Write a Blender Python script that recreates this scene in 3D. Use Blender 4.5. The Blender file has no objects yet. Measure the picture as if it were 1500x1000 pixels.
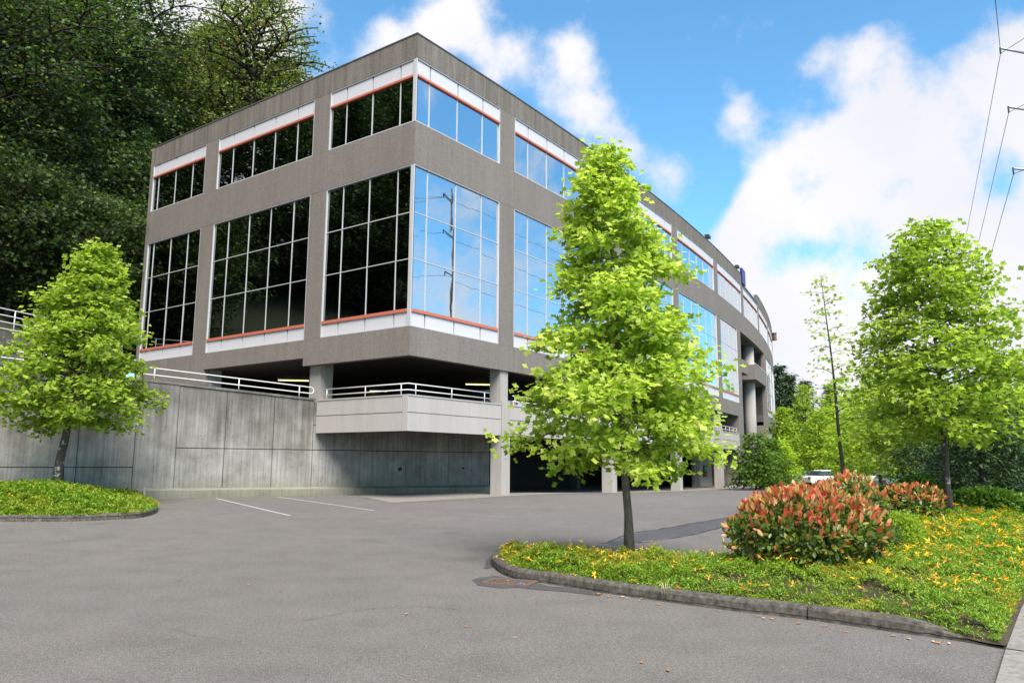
import bpy, math, random
import numpy as np
from mathutils import Vector, Matrix, noise as mnoise
from mathutils.geometry import delaunay_2d_cdt
rng = np.random.default_rng(7); random.seed(7)
R = math.radians
scene = bpy.context.scene
COL = scene.collection
EYE = 1.6
F_PX, PITCH, ROLL = 1148.058, R(8.765706), R(-0.350781)

# ------------------------------------------------------------------ placement helpers
WA = np.array([-14.46, 31.41]); WB = np.array([-0.49, 41.6])      # foot line of the retaining wall
WD = (WB-WA)/np.linalg.norm(WB-WA); WN = np.array([WD[1], -WD[0]])  # WN points to the car park
def sstep(a, b, x):
    t = min(1, max(0, (x-a)/(b-a))); return t*t*(3-2*t)
def gz(x, y):
    z = -0.4*min(1, max(0, (y-38)/24)) if x > -6 or y < 38 else -0.4*min(1, max(0, (y-38)/24))
    d = (x-WA[0])*WN[0]+(y-WA[1])*WN[1]
    return z+0.12*(1-min(1, max(0, d)/11))*(1-sstep(40, 48, y))
def ray(px, py):
    u = (px-750)/F_PX; v = (500-py)/F_PX
    cr, sr = math.cos(ROLL), math.sin(ROLL)
    u, v = u*cr+v*sr, -u*sr+v*cr
    c, s = math.cos(PITCH), math.sin(PITCH)
    return Vector((u, c-v*s, s+v*c))
def at(px, py, z=0.0):
    r = ray(px, py); t = (z-EYE)/r.z
    return Vector((r.x*t, r.y*t, z))
def atg(px, py):
    z = 0
    for _ in range(8):
        p = at(px, py, z); z = .5*z+.5*gz(p.x, p.y)
    return Vector((p.x, p.y, gz(p.x, p.y)))
def aty(px, py, Y):
    r = ray(px, py); t = Y/r.y
    return Vector((r.x*t, Y, EYE+r.z*t))

# building frame: corner C0, right (long, curved) front along dR, left end wall along dL
C0 = Vector((-4.2338, 32.0, 0)); BA = R(36.6489)
dL = Vector((-math.cos(BA), math.sin(BA), 0)); dR = Vector((math.sin(BA), math.cos(BA), 0))
RA = 288.0
def fac(side, s, off, z):
    if side == 'R':
        t = s/RA
        return C0+dR*((RA-off)*math.sin(t))+dL*(RA-(RA-off)*math.cos(t))+Vector((0, 0, z))
    return C0+dL*s+dR*off+Vector((0, 0, z))
ZP, ZT3, ZB3, ZT2, ZB2, ZF = 20.19, 19.08, 16.15, 14.22, 7.17, 5.95
SEND, LEND = 106.0, 21.6

# ------------------------------------------------------------------ materials
def new_mat(name):
    m = bpy.data.materials.new(name); m.use_nodes = True
    nt = m.node_tree; nt.nodes.clear()
    out = nt.nodes.new('ShaderNodeOutputMaterial')
    return m, nt, out
def N(nt, t, **kw):
    n = nt.nodes.new(t)
    for k, v in kw.items():
        if k.startswith('_'): setattr(n, k[1:], v)
        else: n.inputs[k.replace('__', ' ')].default_value = v
    return n
def ramp(nt, fac_socket, stops):
    r = nt.nodes.new('ShaderNodeValToRGB'); e = r.color_ramp.elements
    while len(e) < len(stops): e.new(.5)
    for el, (p, c) in zip(e, stops):
        el.position = p; el.color = (*c, 1) if len(c) == 3 else c
    nt.links.new(fac_socket, r.inputs[0]); return r
def mixc(nt, f, a, b, mode='MIX'):
    m = nt.nodes.new('ShaderNodeMix'); m.data_type = 'RGBA'; m.blend_type = mode
    for s, v in ((m.inputs[0], f), (m.inputs[6], a), (m.inputs[7], b)):
        if isinstance(v, bpy.types.NodeSocket): nt.links.new(v, s)
        elif isinstance(v, (int, float)): s.default_value = v
        else: s.default_value = (*v, 1)
    return m.outputs[2]
def coords(nt, scale=(1, 1, 1), rot=0.0):
    g = nt.nodes.new('ShaderNodeNewGeometry')
    mp = nt.nodes.new('ShaderNodeMapping'); mp.inputs['Scale'].default_value = scale
    mp.inputs['Rotation'].default_value = (0, 0, rot)
    nt.links.new(g.outputs['Position'], mp.inputs['Vector']); return mp.outputs[0]
def noise(nt, vec, scale, detail=4, rough=.55):
    n = N(nt, 'ShaderNodeTexNoise', Scale=scale, Detail=detail, Roughness=rough)
    nt.links.new(vec, n.inputs['Vector']); return n.outputs['Fac']
def princ(nt, out, color, rough=.8, spec=.3, metal=0, bump=None, bstr=.3, bdist=.01):
    p = nt.nodes.new('ShaderNodeBsdfPrincipled')
    if isinstance(color, bpy.types.NodeSocket): nt.links.new(color, p.inputs['Base Color'])
    else: p.inputs['Base Color'].default_value = (*color, 1)
    if isinstance(rough, bpy.types.NodeSocket): nt.links.new(rough, p.inputs['Roughness'])
    else: p.inputs['Roughness'].default_value = rough
    p.inputs['Specular IOR Level'].default_value = spec; p.inputs['Metallic'].default_value = metal
    if bump is not None:
        b = N(nt, 'ShaderNodeBump', Strength=bstr, Distance=bdist)
        nt.links.new(bump, b.inputs['Height']); nt.links.new(b.outputs[0], p.inputs['Normal'])
    nt.links.new(p.outputs[0], out.inputs[0]); return p

def concrete(name, c, streak=.25, speck=.25, fine=60, rough=.9, dirt=(.5, .5, .48)):
    m, nt, out = new_mat(name)
    v = coords(nt)
    vs = coords(nt, (2.2, 2.2, .12))
    n1 = noise(nt, v, .35, 5); n2 = noise(nt, v, fine, 2, .7); n3 = noise(nt, vs, 1.5, 6, .7)
    base = mixc(nt, n1, tuple(x*.88 for x in c), tuple(x*1.12 for x in c))
    r3 = ramp(nt, n3, [(.38, (1-streak, 1-streak, 1-streak*1.1)), (.62, (1.0, 1.0, 1.0))])
    base = mixc(nt, 1.0, base, r3.outputs[0], 'MULTIPLY')
    r2 = ramp(nt, n2, [(.3, (1-speck, 1-speck, 1-speck)), (.7, (1+speck*.6,)*3)])
    base = mixc(nt, 1.0, base, r2.outputs[0], 'MULTIPLY')
    princ(nt, out, base, rough, .2, bump=n2, bstr=.25, bdist=.004)
    return m
M = {}
M['facade'] = concrete('facade_concrete', (.182, .160, .146), .12, .35, 22)
M['parapet'] = concrete('weathered_parapet_concrete', (.178, .158, .142), .34, .35, 22)
M['pale'] = concrete('pale_precast', (.36, .335, .318), .08, .12, 40)
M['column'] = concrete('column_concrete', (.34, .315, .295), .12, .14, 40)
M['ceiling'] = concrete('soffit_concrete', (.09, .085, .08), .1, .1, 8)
M['slab'] = concrete('slab_concrete', (.20, .185, .165), .1, .2, 12)
M['kerb'] = concrete('kerb_concrete', (.105, .095, .082), .3, .55, 14)
M['sidewalk'] = concrete('sidewalk_concrete', (.20, .19, .175), .1, .3, 16)

def wall_mat():
    m, nt, out = new_mat('stained_board_concrete')
    v = coords(nt); vs = coords(nt, (3.2, 3.2, .10)); vs2 = coords(nt, (9, 9, .22))
    sep = nt.nodes.new('ShaderNodeSeparateXYZ'); g = nt.nodes.new('ShaderNodeNewGeometry')
    nt.links.new(g.outputs['Position'], sep.inputs[0])
    n1 = noise(nt, v, .8, 6, .65); n2 = noise(nt, vs, 1.3, 6, .7); n3 = noise(nt, v, 26, 3, .7); n4 = noise(nt, vs2, 1.2, 4, .65)
    base = ramp(nt, n1, [(.36, (.145, .137, .124)), (.5, (.20, .192, .178)), (.64, (.26, .252, .236))]).outputs[0]
    # run-off grime: strongest under the coping, in drips
    mr = N(nt, 'ShaderNodeMapRange'); mr.inputs[1].default_value = 1.6; mr.inputs[2].default_value = 4.6
    nt.links.new(sep.outputs[2], mr.inputs[0])
    ad = N(nt, 'ShaderNodeMath', _operation='MULTIPLY_ADD'); nt.links.new(n2, ad.inputs[0]); ad.inputs[1].default_value = 1.9
    nt.links.new(mr.outputs[0], ad.inputs[2])
    drip = ramp(nt, ad.outputs[0], [(.52, (1.08, 1.08, 1.08)), (.72, (.88, .87, .86)), (.92, (.58, .57, .56))])
    d2 = N(nt, 'ShaderNodeMath', _operation='MULTIPLY'); nt.links.new(ad.outputs[0], d2.inputs[0]); d2.inputs[1].default_value = .52
    nt.links.new(d2.outputs[0], drip.inputs[0])
    base = mixc(nt, 1.0, base, drip.outputs[0], 'MULTIPLY')
    r4 = ramp(nt, n4, [(.35, (.78, .78, .79)), (.52, (1, 1, 1)), (.70, (1.2, 1.2, 1.19))])
    base = mixc(nt, 1.0, base, r4.outputs[0], 'MULTIPLY')
    r3 = ramp(nt, n3, [(.25, (.8, .8, .8)), (.6, (1.05, 1.05, 1.05))])
    base = mixc(nt, 1.0, base, r3.outputs[0], 'MULTIPLY')
    # green-brown algae at the foot
    mg = N(nt, 'ShaderNodeMapRange'); mg.inputs[1].default_value = 1.0; mg.inputs[2].default_value = .2
    nt.links.new(sep.outputs[2], mg.inputs[0])
    mm = N(nt, 'ShaderNodeMath', _operation='MULTIPLY'); nt.links.new(mg.outputs[0], mm.inputs[0]); nt.links.new(n1, mm.inputs[1])
    base = mixc(nt, mm.outputs[0], base, (.12, .12, .055))
    princ(nt, out, base, .88, .25, bump=n3, bstr=.4, bdist=.006)
    return m
M['wall'] = wall_mat()

def asphalt(name, c, patchy=.16, rough=.85, cracks=True):
    m, nt, out = new_mat(name)
    v = coords(nt)
    big = noise(nt, v, .16, 5, .6); mid = noise(nt, v, 1.3, 4, .6)
    sp = noise(nt, v, 75, 2, .85); sp2 = noise(nt, v, 190, 1, .8)
    vo = N(nt, 'ShaderNodeTexVoronoi', Scale=85); nt.links.new(v, vo.inputs['Vector'])
    base = mixc(nt, big, tuple(x*(1-patchy) for x in c), tuple(x*(1+patchy) for x in c))
    r0 = ramp(nt, mid, [(.34, (.90, .895, .89)), (.5, (1, 1, 1)), (.66, (1.06, 1.06, 1.06))])
    base = mixc(nt, 1.0, base, r0.outputs[0], 'MULTIPLY')
    r1 = ramp(nt, sp, [(.30, (.25, .25, .26)), (.5, (.95, .95, .95)), (.66, (1.9, 1.86, 1.82))])
    base = mixc(nt, .9, base, r1.outputs[0], 'MULTIPLY')
    spm = noise(nt, v, 24, 3, .8)
    r1b = ramp(nt, spm, [(.32, (.66, .66, .67)), (.5, (1, 1, 1)), (.68, (1.38, 1.36, 1.34))])
    base = mixc(nt, .9, base, r1b.outputs[0], 'MULTIPLY')
    r2 = ramp(nt, vo.outputs['Distance'], [(.0, (1.3, 1.28, 1.25)), (.5, (.85, .85, .86))])
    base = mixc(nt, .8, base, r2.outputs[0], 'MULTIPLY')
    if cracks:
        wv = N(nt, 'ShaderNodeVectorMath', _operation='ADD')
        nc = N(nt, 'ShaderNodeTexNoise', Scale=.9, Detail=5); nt.links.new(v, nc.inputs['Vector'])
        nt.links.new(v, wv.inputs[0]); nt.links.new(nc.outputs['Color'], wv.inputs[1])
        ck = N(nt, 'ShaderNodeTexVoronoi', Scale=.17, _feature='DISTANCE_TO_EDGE'); nt.links.new(wv.outputs[0], ck.inputs['Vector'])
        rc = ramp(nt, ck.outputs['Distance'], [(0, (1, 1, 1)), (.0016, (1, 1, 1)), (.003, (0, 0, 0))])
        gate = ramp(nt, noise(nt, v, .33, 3), [(.54, (0, 0, 0)), (.64, (.6, .6, .6))])
        mk = N(nt, 'ShaderNodeMath', _operation='MULTIPLY'); nt.links.new(rc.outputs[0], mk.inputs[0]); nt.links.new(gate.outputs[0], mk.inputs[1])
        base = mixc(nt, mk.outputs[0], base, (.035, .03, .028))
        # oil and water marks
        st = ramp(nt, noise(nt, v, .5, 6, .62), [(.57, (1, 1, 1)), (.70, (.83, .82, .82))])
        base = mixc(nt, 1.0, base, st.outputs[0], 'MULTIPLY')
    princ(nt, out, base, rough, .35, bump=sp, bstr=.6, bdist=.006)
    return m
M['asphalt'] = asphalt('asphalt', (.117, .109, .102), .20)
M['asphalt_dark'] = asphalt('sealed_asphalt', (.060, .058, .060), .3, .6, False)
M['dirt'] = asphalt('bare_earth', (.055, .045, .03), .4, .95, False)

def glass_mat(name, tint, rough=.015, wave=.035):
    m, nt, out = new_mat(name)
    v = coords(nt)
    n = noise(nt, v, .9, 2, .4)
    g = nt.nodes.new('ShaderNodeNewGeometry')
    c = ramp(nt, g.outputs['Random Per Island'], [(0, tuple(x*.94 for x in tint)), (1, tint)])
    p = princ(nt, out, c.outputs[0], rough, .5, 1.0, bump=n, bstr=wave, bdist=.25)
    return m
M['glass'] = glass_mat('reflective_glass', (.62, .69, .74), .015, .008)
M['glass_left'] = glass_mat('dark_reflection_glass', (.26, .29, .29), .015, .008)  # front's glass in a darker colour, standing in for mirrored dark trees
M['glass_dark'] = glass_mat('dark_glass', (.10, .11, .12))

def plain(name, c, rough=.5, spec=.4, metal=0, var=.06, sc=6):
    m, nt, out = new_mat(name)
    n = noise(nt, coords(nt), sc, 4)
    b = mixc(nt, n, tuple(x*(1-var) for x in c), tuple(min(1, x*(1+var)) for x in c))
    princ(nt, out, b, rough, spec, metal); return m
M['alu'] = plain('white_aluminium', (.40, .395, .41), .35, .5)
M['panel'] = plain('white_panel', (.47, .46, .485), .45, .4)
M['orange'] = plain('coral_trim', (.42, .12, .075), .5)
M['rail'] = plain('rail_paint', (.52, .52, .52), .4)
M['flashing'] = plain('dark_flashing', (.10, .095, .09), .5)
M['black'] = plain('dark_paint', (.012, .012, .014), .6)
M['backwall'] = concrete('garage_back_wall', (.055, .053, .055), .1, .3, 10)  # near-black colour stands in for the unlit depth of the parking levels
M['blue'] = plain('blue_sign', (.01, .014, .13), .4)
M['paint'] = plain('road_paint', (.36, .355, .35), .7, var=.45, sc=9)
M['rust'] = plain('rusty_iron', (.11, .075, .06), .8, var=.4, sc=30)
M['wood'] = plain('weathered_wood', (.11, .085, .065), .9, var=.3, sc=5)
M['grey_metal'] = plain('galvanised_metal', (.30, .32, .33), .5, metal=.3)
M['wire'] = plain('wire', (.05, .045, .045), .6)
M['dark_metal'] = plain('dark_metal', (.03, .03, .03), .5)
M['green_box'] = plain('green_plastic', (.02, .35, .08), .4)
M['red_box'] = plain('red_plastic', (.45, .02, .02), .4)
M['cobalt'] = plain('blue_plastic', (.06, .14, .34), .4)
M['tyre'] = plain('tyre_rubber', (.02, .02, .02), .8)
M['car_glass'] = plain('car_glass', (.03, .04, .05), .08, .8)
M['doorpaint'] = plain('grey_door_paint', (.20, .185, .17), .6)
def car_paint(c): return plain('car_paint', c, .22, .7, .1, .02)
def lamp_mat():
    m, nt, out = new_mat('fluorescent_tube')
    e = N(nt, 'ShaderNodeEmission', Color=(1, .93, .45, 1), Strength=.38); nt.links.new(e.outputs[0], out.inputs[0]); return m
M['lamp'] = lamp_mat()

def leaf_mat(name, stops, trans=.4, tcol=None, rough=.5, spec=.3, patch=None, vr=(.85, 1.18)):
    m, nt, out = new_mat(name)
    g = nt.nodes.new('ShaderNodeNewGeometry')
    c = ramp(nt, g.outputs['Random Per Island'], stops).outputs[0]
    if patch:
        n = noise(nt, coords(nt), patch[0], 4)
        f = ramp(nt, n, [(patch[1], (0, 0, 0)), (patch[2], (1, 1, 1))]).outputs[0]
        c = mixc(nt, f, c, patch[3])
    oi = nt.nodes.new('ShaderNodeObjectInfo')
    hv = nt.nodes.new('ShaderNodeHueSaturation'); nt.links.new(c, hv.inputs['Color'])
    mr = N(nt, 'ShaderNodeMapRange'); mr.inputs[3].default_value = vr[0]; mr.inputs[4].default_value = vr[1]
    nt.links.new(oi.outputs['Random'], mr.inputs[0]); nt.links.new(mr.outputs[0], hv.inputs['Value'])
    c = hv.outputs[0]
    d = nt.nodes.new('ShaderNodeBsdfPrincipled'); nt.links.new(c, d.inputs['Base Color'])
    d.inputs['Roughness'].default_value = rough; d.inputs['Specular IOR Level'].default_value = spec
    t = nt.nodes.new('ShaderNodeBsdfTranslucent')
    tc = mixc(nt, 1.0, c, tcol or (1.3, 1.35, .6), 'MULTIPLY'); nt.links.new(tc, t.inputs[0])
    mx = N(nt, 'ShaderNodeMixShader', Fac=trans); nt.links.new(d.outputs[0], mx.inputs[1]); nt.links.new(t.outputs[0], mx.inputs[2])
    nt.links.new(mx.outputs[0], out.inputs[0]); return m
M['tulip'] = leaf_mat('tulip_tree_leaf', [(0, (.17, .26, .022)), (.35, (.31, .43, .045)), (.8, (.47, .57, .09)), (1, (.64, .68, .19))], .56, (1.2, 1.25, .9), vr=(.95, 1.1))
M['tulip2'] = leaf_mat('tulip_tree_leaf_mid', [(0, (.15, .25, .02)), (.5, (.30, .42, .04)), (1, (.49, .59, .10))], .57, (1.2, 1.25, .9), vr=(.95, 1.1))
M['young'] = leaf_mat('fresh_foliage', [(0, (.17, .28, .022)), (.5, (.29, .42, .03)), (1, (.42, .53, .06))], .52)
M['mid'] = leaf_mat('shrub_foliage', [(0, (.035, .09, .012)), (.5, (.075, .15, .018)), (1, (.16, .26, .03))], .4)
M['forest'] = leaf_mat('forest_leaf', [(0, (.012, .028, .008)), (.5, (.026, .052, .012)), (.85, (.06, .10, .02)), (1, (.11, .15, .03))], .35, vr=(.8, 2.1))  # colour kept dark to stand in for the shade on the hillside
M['poplar'] = leaf_mat('poplar_leaf', [(0, (.04, .07, .014)), (.5, (.10, .145, .026)), (.92, (.19, .24, .05)), (1, (.30, .14, .06))], .35, vr=(.9, 1.6))
M['cedar'] = leaf_mat('cedar_spray', [(0, (.010, .026, .010)), (.5, (.019, .045, .016)), (1, (.055, .10, .03))], .25, vr=(.9, 2.0))  # dark evergreen colour, deepened for the shade on the hillside
M['cover'] = leaf_mat('ground_cover_leaf', [(0, (.05, .12, .012)), (.4, (.12, .25, .018)), (.8, (.24, .38, .03)), (.94, (.34, .42, .05)), (1, (.30, .10, .03))], .35,
                      patch=(.5, .50, .66, (.27, .28, .035)))
M['petal'] = leaf_mat('yellow_petal', [(0, (.95, .62, .01)), (.6, (.9, .50, .01)), (.8, (.85, .28, .02)), (1, (.85, .30, .14))], .3, (1, 1, .6))
M['red_leaf'] = leaf_mat('red_new_leaf', [(0, (.66, .05, .05)), (.2, (.58, .13, .07)), (.5, (.50, .22, .09)), (.8, (.46, .30, .10)), (1, (.34, .36, .08))], .3, (1.3, .8, .5), .35, .5)
M['green_leaf'] = leaf_mat('glossy_green_leaf', [(0, (.035, .08, .012)), (.5, (.09, .15, .02)), (.9, (.19, .24, .035)), (1, (.30, .16, .05))], .3, None, .35, .5)
M['litter'] = leaf_mat('fallen_leaf', [(0, (.5, .22, .04)), (.5, (.35, .12, .05)), (1, (.55, .45, .25))], .1)
def bark(name, c, lich=.0):
    m, nt, out = new_mat(name)
    v = coords(nt, (1, 1, .3)); n = noise(nt, v, 22, 5, .7); n2 = noise(nt, coords(nt), 5, 4, .7)
    b = ramp(nt, n, [(.3, tuple(x*.5 for x in c)), (.7, tuple(x*1.3 for x in c))]).outputs[0]
    if lich:
        b = mixc(nt, ramp(nt, n2, [(.56, (0, 0, 0)), (.62, (lich,)*3)]).outputs[0], b, (.42, .42, .38))
    princ(nt, out, b, .9, .2, bump=n, bstr=.7, bdist=.02); return m
M['bark'] = bark('grey_brown_bark', (.15, .125, .10)); M['bark_l'] = bark('lichened_bark', (.08, .065, .055), .85)
M['bark_d'] = bark('dark_bark', (.032, .027, .023))
M['soil'] = asphalt('mulch', (.05, .035, .02), .4, .95, False)
M['hill'] = asphalt('forest_floor', (.025, .03, .012), .4, .95, False)

# ------------------------------------------------------------------ mesh helpers
class MB:
    def __init__(s): s.v = []; s.f = []; s.m = []
    def add(s, vs, fs, mi=0):
        o = len(s.v); s.v += [tuple(p) for p in vs]; s.f += [tuple(i+o for i in f) for f in fs]; s.m += [mi]*len(fs)
    def hexa(s, p, mi=0):   # 4 bottom then 4 top
        s.add(p, [(0, 3, 2, 1), (4, 5, 6, 7), (0, 1, 5, 4), (1, 2, 6, 5), (2, 3, 7, 6), (3, 0, 4, 7)], mi)
    def box(s, c, size, rz=0, mi=0):
        cx, cy, cz = c; a, b, h = (x/2 for x in size); ca, sa = math.cos(rz), math.sin(rz)
        P = []
        for z in (-h, h):
            for x, y in ((-a, -b), (a, -b), (a, b), (-a, b)):
                P.append((cx+x*ca-y*sa, cy+x*sa+y*ca, cz+z))
        s.hexa(P, mi)
    def prism(s, poly, z0, z1, mi=0):
        n = len(poly)
        f0 = z0 if callable(z0) else (lambda x, y: z0); f1 = z1 if callable(z1) else (lambda x, y: z1)
        vs = [(p[0], p[1], f0(p[0], p[1])) for p in poly]+[(p[0], p[1], f1(p[0], p[1])) for p in poly]
        fs = [tuple(range(n-1, -1, -1)), tuple(range(n, 2*n))]+[(i, (i+1) % n, n+(i+1) % n, n+i) for i in range(n)]
        s.add(vs, fs, mi)
    def tube(s, path, r, n=8, mi=0, cap=True):
        path = [Vector(p) for p in path]; k = len(path)
        rs = r if isinstance(r, (list, tuple)) else [r]*k
        vs = []; up = None
        for i, p in enumerate(path):
            t = (path[min(i+1, k-1)]-path[max(i-1, 0)]).normalized()
            if up is None: up = t.orthogonal().normalized()
            u = (up-t*up.dot(t)).normalized(); up = u; w = t.cross(u)
            for j in range(n):
                a = 2*math.pi*j/n; vs.append(p+(u*math.cos(a)+w*math.sin(a))*rs[i])
        fs = [(i*n+j, i*n+(j+1) % n, (i+1)*n+(j+1) % n, (i+1)*n+j) for i in range(k-1) for j in range(n)]
        if cap: fs += [tuple(range(n-1, -1, -1)), tuple(range((k-1)*n, k*n))]
        s.add(vs, fs, mi)
    def fbox(s, side, s0, s1, o0, o1, z0, z1, mi=0, step=1.4):
        n = max(1, int(math.ceil((s1-s0)/step))) if side == 'R' else 1
        for i in range(n):   # one continuous curved bar
            pass
        ss = [s0+(s1-s0)*i/n for i in range(n+1)]
        vs = []
        for q in ss:
            vs += [fac(side, q, o0, z0), fac(side, q, o1, z0), fac(side, q, o1, z1), fac(side, q, o0, z1)]
        fs = [(0, 1, 2, 3), tuple(4*n+j for j in (3, 2, 1, 0))]
        for i in range(n):
            a = 4*i; b = a+4
            for j in range(4): fs.append((a+j, b+j, b+(j+1) % 4, a+(j+1) % 4))
        if side == 'L': fs = [tuple(reversed(f)) for f in fs]
        s.add(vs, fs, mi)
    def build(s, name, mats, parent=None, smooth=False, recalc=True):
        me = bpy.data.meshes.new(name); me.from_pydata(s.v, [], s.f)
        if not isinstance(mats, (list, tuple)): mats = [mats]
        for m_ in mats: me.materials.append(m_)
        if len(mats) > 1: me.polygons.foreach_set('material_index', s.m)
        if smooth: me.polygons.foreach_set('use_smooth', [True]*len(me.polygons))
        me.update()
        if recalc:
            import bmesh
            bm = bmesh.new(); bm.from_mesh(me); bmesh.ops.recalc_face_normals(bm, faces=bm.faces); bm.to_mesh(me); bm.free()
        o = bpy.data.objects.new(name, me); COL.objects.link(o)
        if parent is not None:
            o.parent = parent; o.matrix_parent_inverse = parent.matrix_basis.inverted() if parent.type == 'EMPTY' else parent.matrix_basis.inverted()
        return o
def shift(mb, loc):
    mb.v = [(a-loc[0], b-loc[1], c-loc[2]) for a, b, c in mb.v]; return mb
def tag(o, label=None, cat=None, group=None, kind=None):
    if label: o['label'] = label
    if cat: o['category'] = cat
    if group: o['group'] = group
    if kind: o['kind'] = kind
    return o
def empty(name, loc=(0, 0, 0), rz=0):
    o = bpy.data.objects.new(name, None); COL.objects.link(o); o.location = loc; o.rotation_euler = (0, 0, rz)
    o.empty_display_size = .3; bpy.context.view_layer.update() if False else None
    o.matrix_basis = Matrix.Translation(loc) @ Matrix.Rotation(rz, 4, 'Z')
    return o
def child(o, parent):      # mesh given in the parent's own coordinates
    o.parent = parent; return o
def copy_tree(o, loc, rz=0, sc=1.0):
    c = o.copy(); COL.objects.link(c)
    c.matrix_basis = Matrix.Translation(loc) @ Matrix.Rotation(rz, 4, 'Z') @ Matrix.Diagonal((sc, sc, sc, 1)) if not isinstance(sc, tuple) else Matrix.Translation(loc) @ Matrix.Rotation(rz, 4, 'Z') @ Matrix.Diagonal((*sc, 1))
    def rec(a, b):
        for ch in a.children:
            d = ch.copy(); COL.objects.link(d); d.parent = b; rec(ch, d)
    rec(o, c); return c

# fast numpy meshes of many small faces
def np_mesh(name, verts, polys_n, mats, mi=None, smooth=False):
    """verts (k,3): every face has its own run of polys_n[i] vertices, or polys given as (loops, sizes)"""
    loops, sizes = polys_n
    me = bpy.data.meshes.new(name)
    me.vertices.add(len(verts)); me.vertices.foreach_set('co', np.ascontiguousarray(verts, dtype=np.float32).ravel())
    me.loops.add(len(loops)); me.loops.foreach_set('vertex_index', np.asarray(loops, dtype=np.int32))
    me.polygons.add(len(sizes)); st = np.concatenate([[0], np.cumsum(sizes)[:-1]])
    me.polygons.foreach_set('loop_start', st.astype(np.int32)); 
    for m_ in mats: me.materials.append(m_)
    if mi is not None: me.polygons.foreach_set('material_index', np.asarray(mi, dtype=np.int32))
    me.update(calc_edges=True); me.validate()
    o = bpy.data.objects.new(name, me); COL.objects.link(o); return o
def leaf_shape(kind):
    """2-D outline halves (x along the leaf, y to the side), faces share the midrib; returns verts (n,3), faces"""
    if kind == 'tulip':   # four-lobed
        h = [(0, 0), (.12, .30), (.05, .52), (.36, .44), (.48, .30), (.72, .50), (.98, .30), (.86, .04)]
    elif kind == 'maple':
        h = [(0, 0), (.02, .36), (.26, .22), (.42, .52), (.56, .2), (1, 0)]
    elif kind == 'oval':
        h = [(0, 0), (.25, .19), (.6, .23), (.85, .13), (1, 0)]
    elif kind == 'slim':
        h = [(0, 0), (.35, .16), (1, 0)]
    elif kind == 'quad':
        h = [(0, 0), (.5, .34), (1, 0)]
    fold = .10
    n = len(h)
    if kind in ('slim', 'quad'):
        v = [(x, y, 0) for x, y in h]+[(h[1][0], -h[1][1], 0)]
        return np.array(v), [(0, 1, 2, 3)]
    v = [(x, y, y*fold*2) for x, y in h]; f1 = tuple(range(n))
    end = h[-1]
    if end[1] != 0:
        v.append((end[0]-.02, 0, 0)); mid = n; f1 = tuple(range(n))+(mid,)
        o = len(v); v += [(x, -y, y*fold*2) for x, y in h[1:]]
        f2 = (0, mid)+tuple(range(o+n-2, o-1, -1))
    else:
        o = len(v); v += [(x, -y, y*fold*2) for x, y in h[1:-1]]
        f2 = (0, n-1)+tuple(range(o+n-3, o-1, -1))
    return np.array(v), [f1, f2]
def leaves(name, pos, size, kind, mats, dirs=None, tilt=.6, mi=None, up=None, droop=0.0):
    """leaves at pos (n,3); dirs: heading of each leaf; normals mostly up with random tilt"""
    n = len(pos); V, Fs = leaf_shape(kind)
    if dirs is None:
        a = rng.uniform(0, 2*np.pi, n); dirs = np.stack([np.cos(a), np.sin(a), rng.normal(-droop, .35, n)], 1)
    dirs = dirs/np.linalg.norm(dirs, axis=1)[:, None]
    nr = np.array([0, 0, 1.])+rng.normal(0, tilt, (n, 3)) if up is None else up+rng.normal(0, tilt, (n, 3))
    side = np.cross(nr, dirs); side /= np.linalg.norm(side, axis=1)[:, None]+1e-9
    nn = np.cross(dirs, side)
    sz = size if isinstance(size, np.ndarray) else rng.uniform(.7, 1.25, n)*size
    P = pos[:, None, :]+sz[:, None, None]*(V[None, :, 0, None]*dirs[:, None, :]+V[None, :, 1, None]*side[:, None, :]+V[None, :, 2, None]*nn[:, None, :])
    k = len(V); base = np.arange(n)*k
    lp = []; szs = []
    flat = np.concatenate([np.array(f) for f in Fs]); fs = np.array([len(f) for f in Fs])
    loops = (base[:, None]+flat[None, :]).ravel(); sizes = np.tile(fs, n)
    m_i = None if mi is None else np.repeat(mi, len(Fs))
    return np_mesh(name, P.reshape(-1, 3), (loops, sizes), mats, m_i)
def cat_paths(P): return np.concatenate(P) if len(P) else np.zeros((0, 3))

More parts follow.
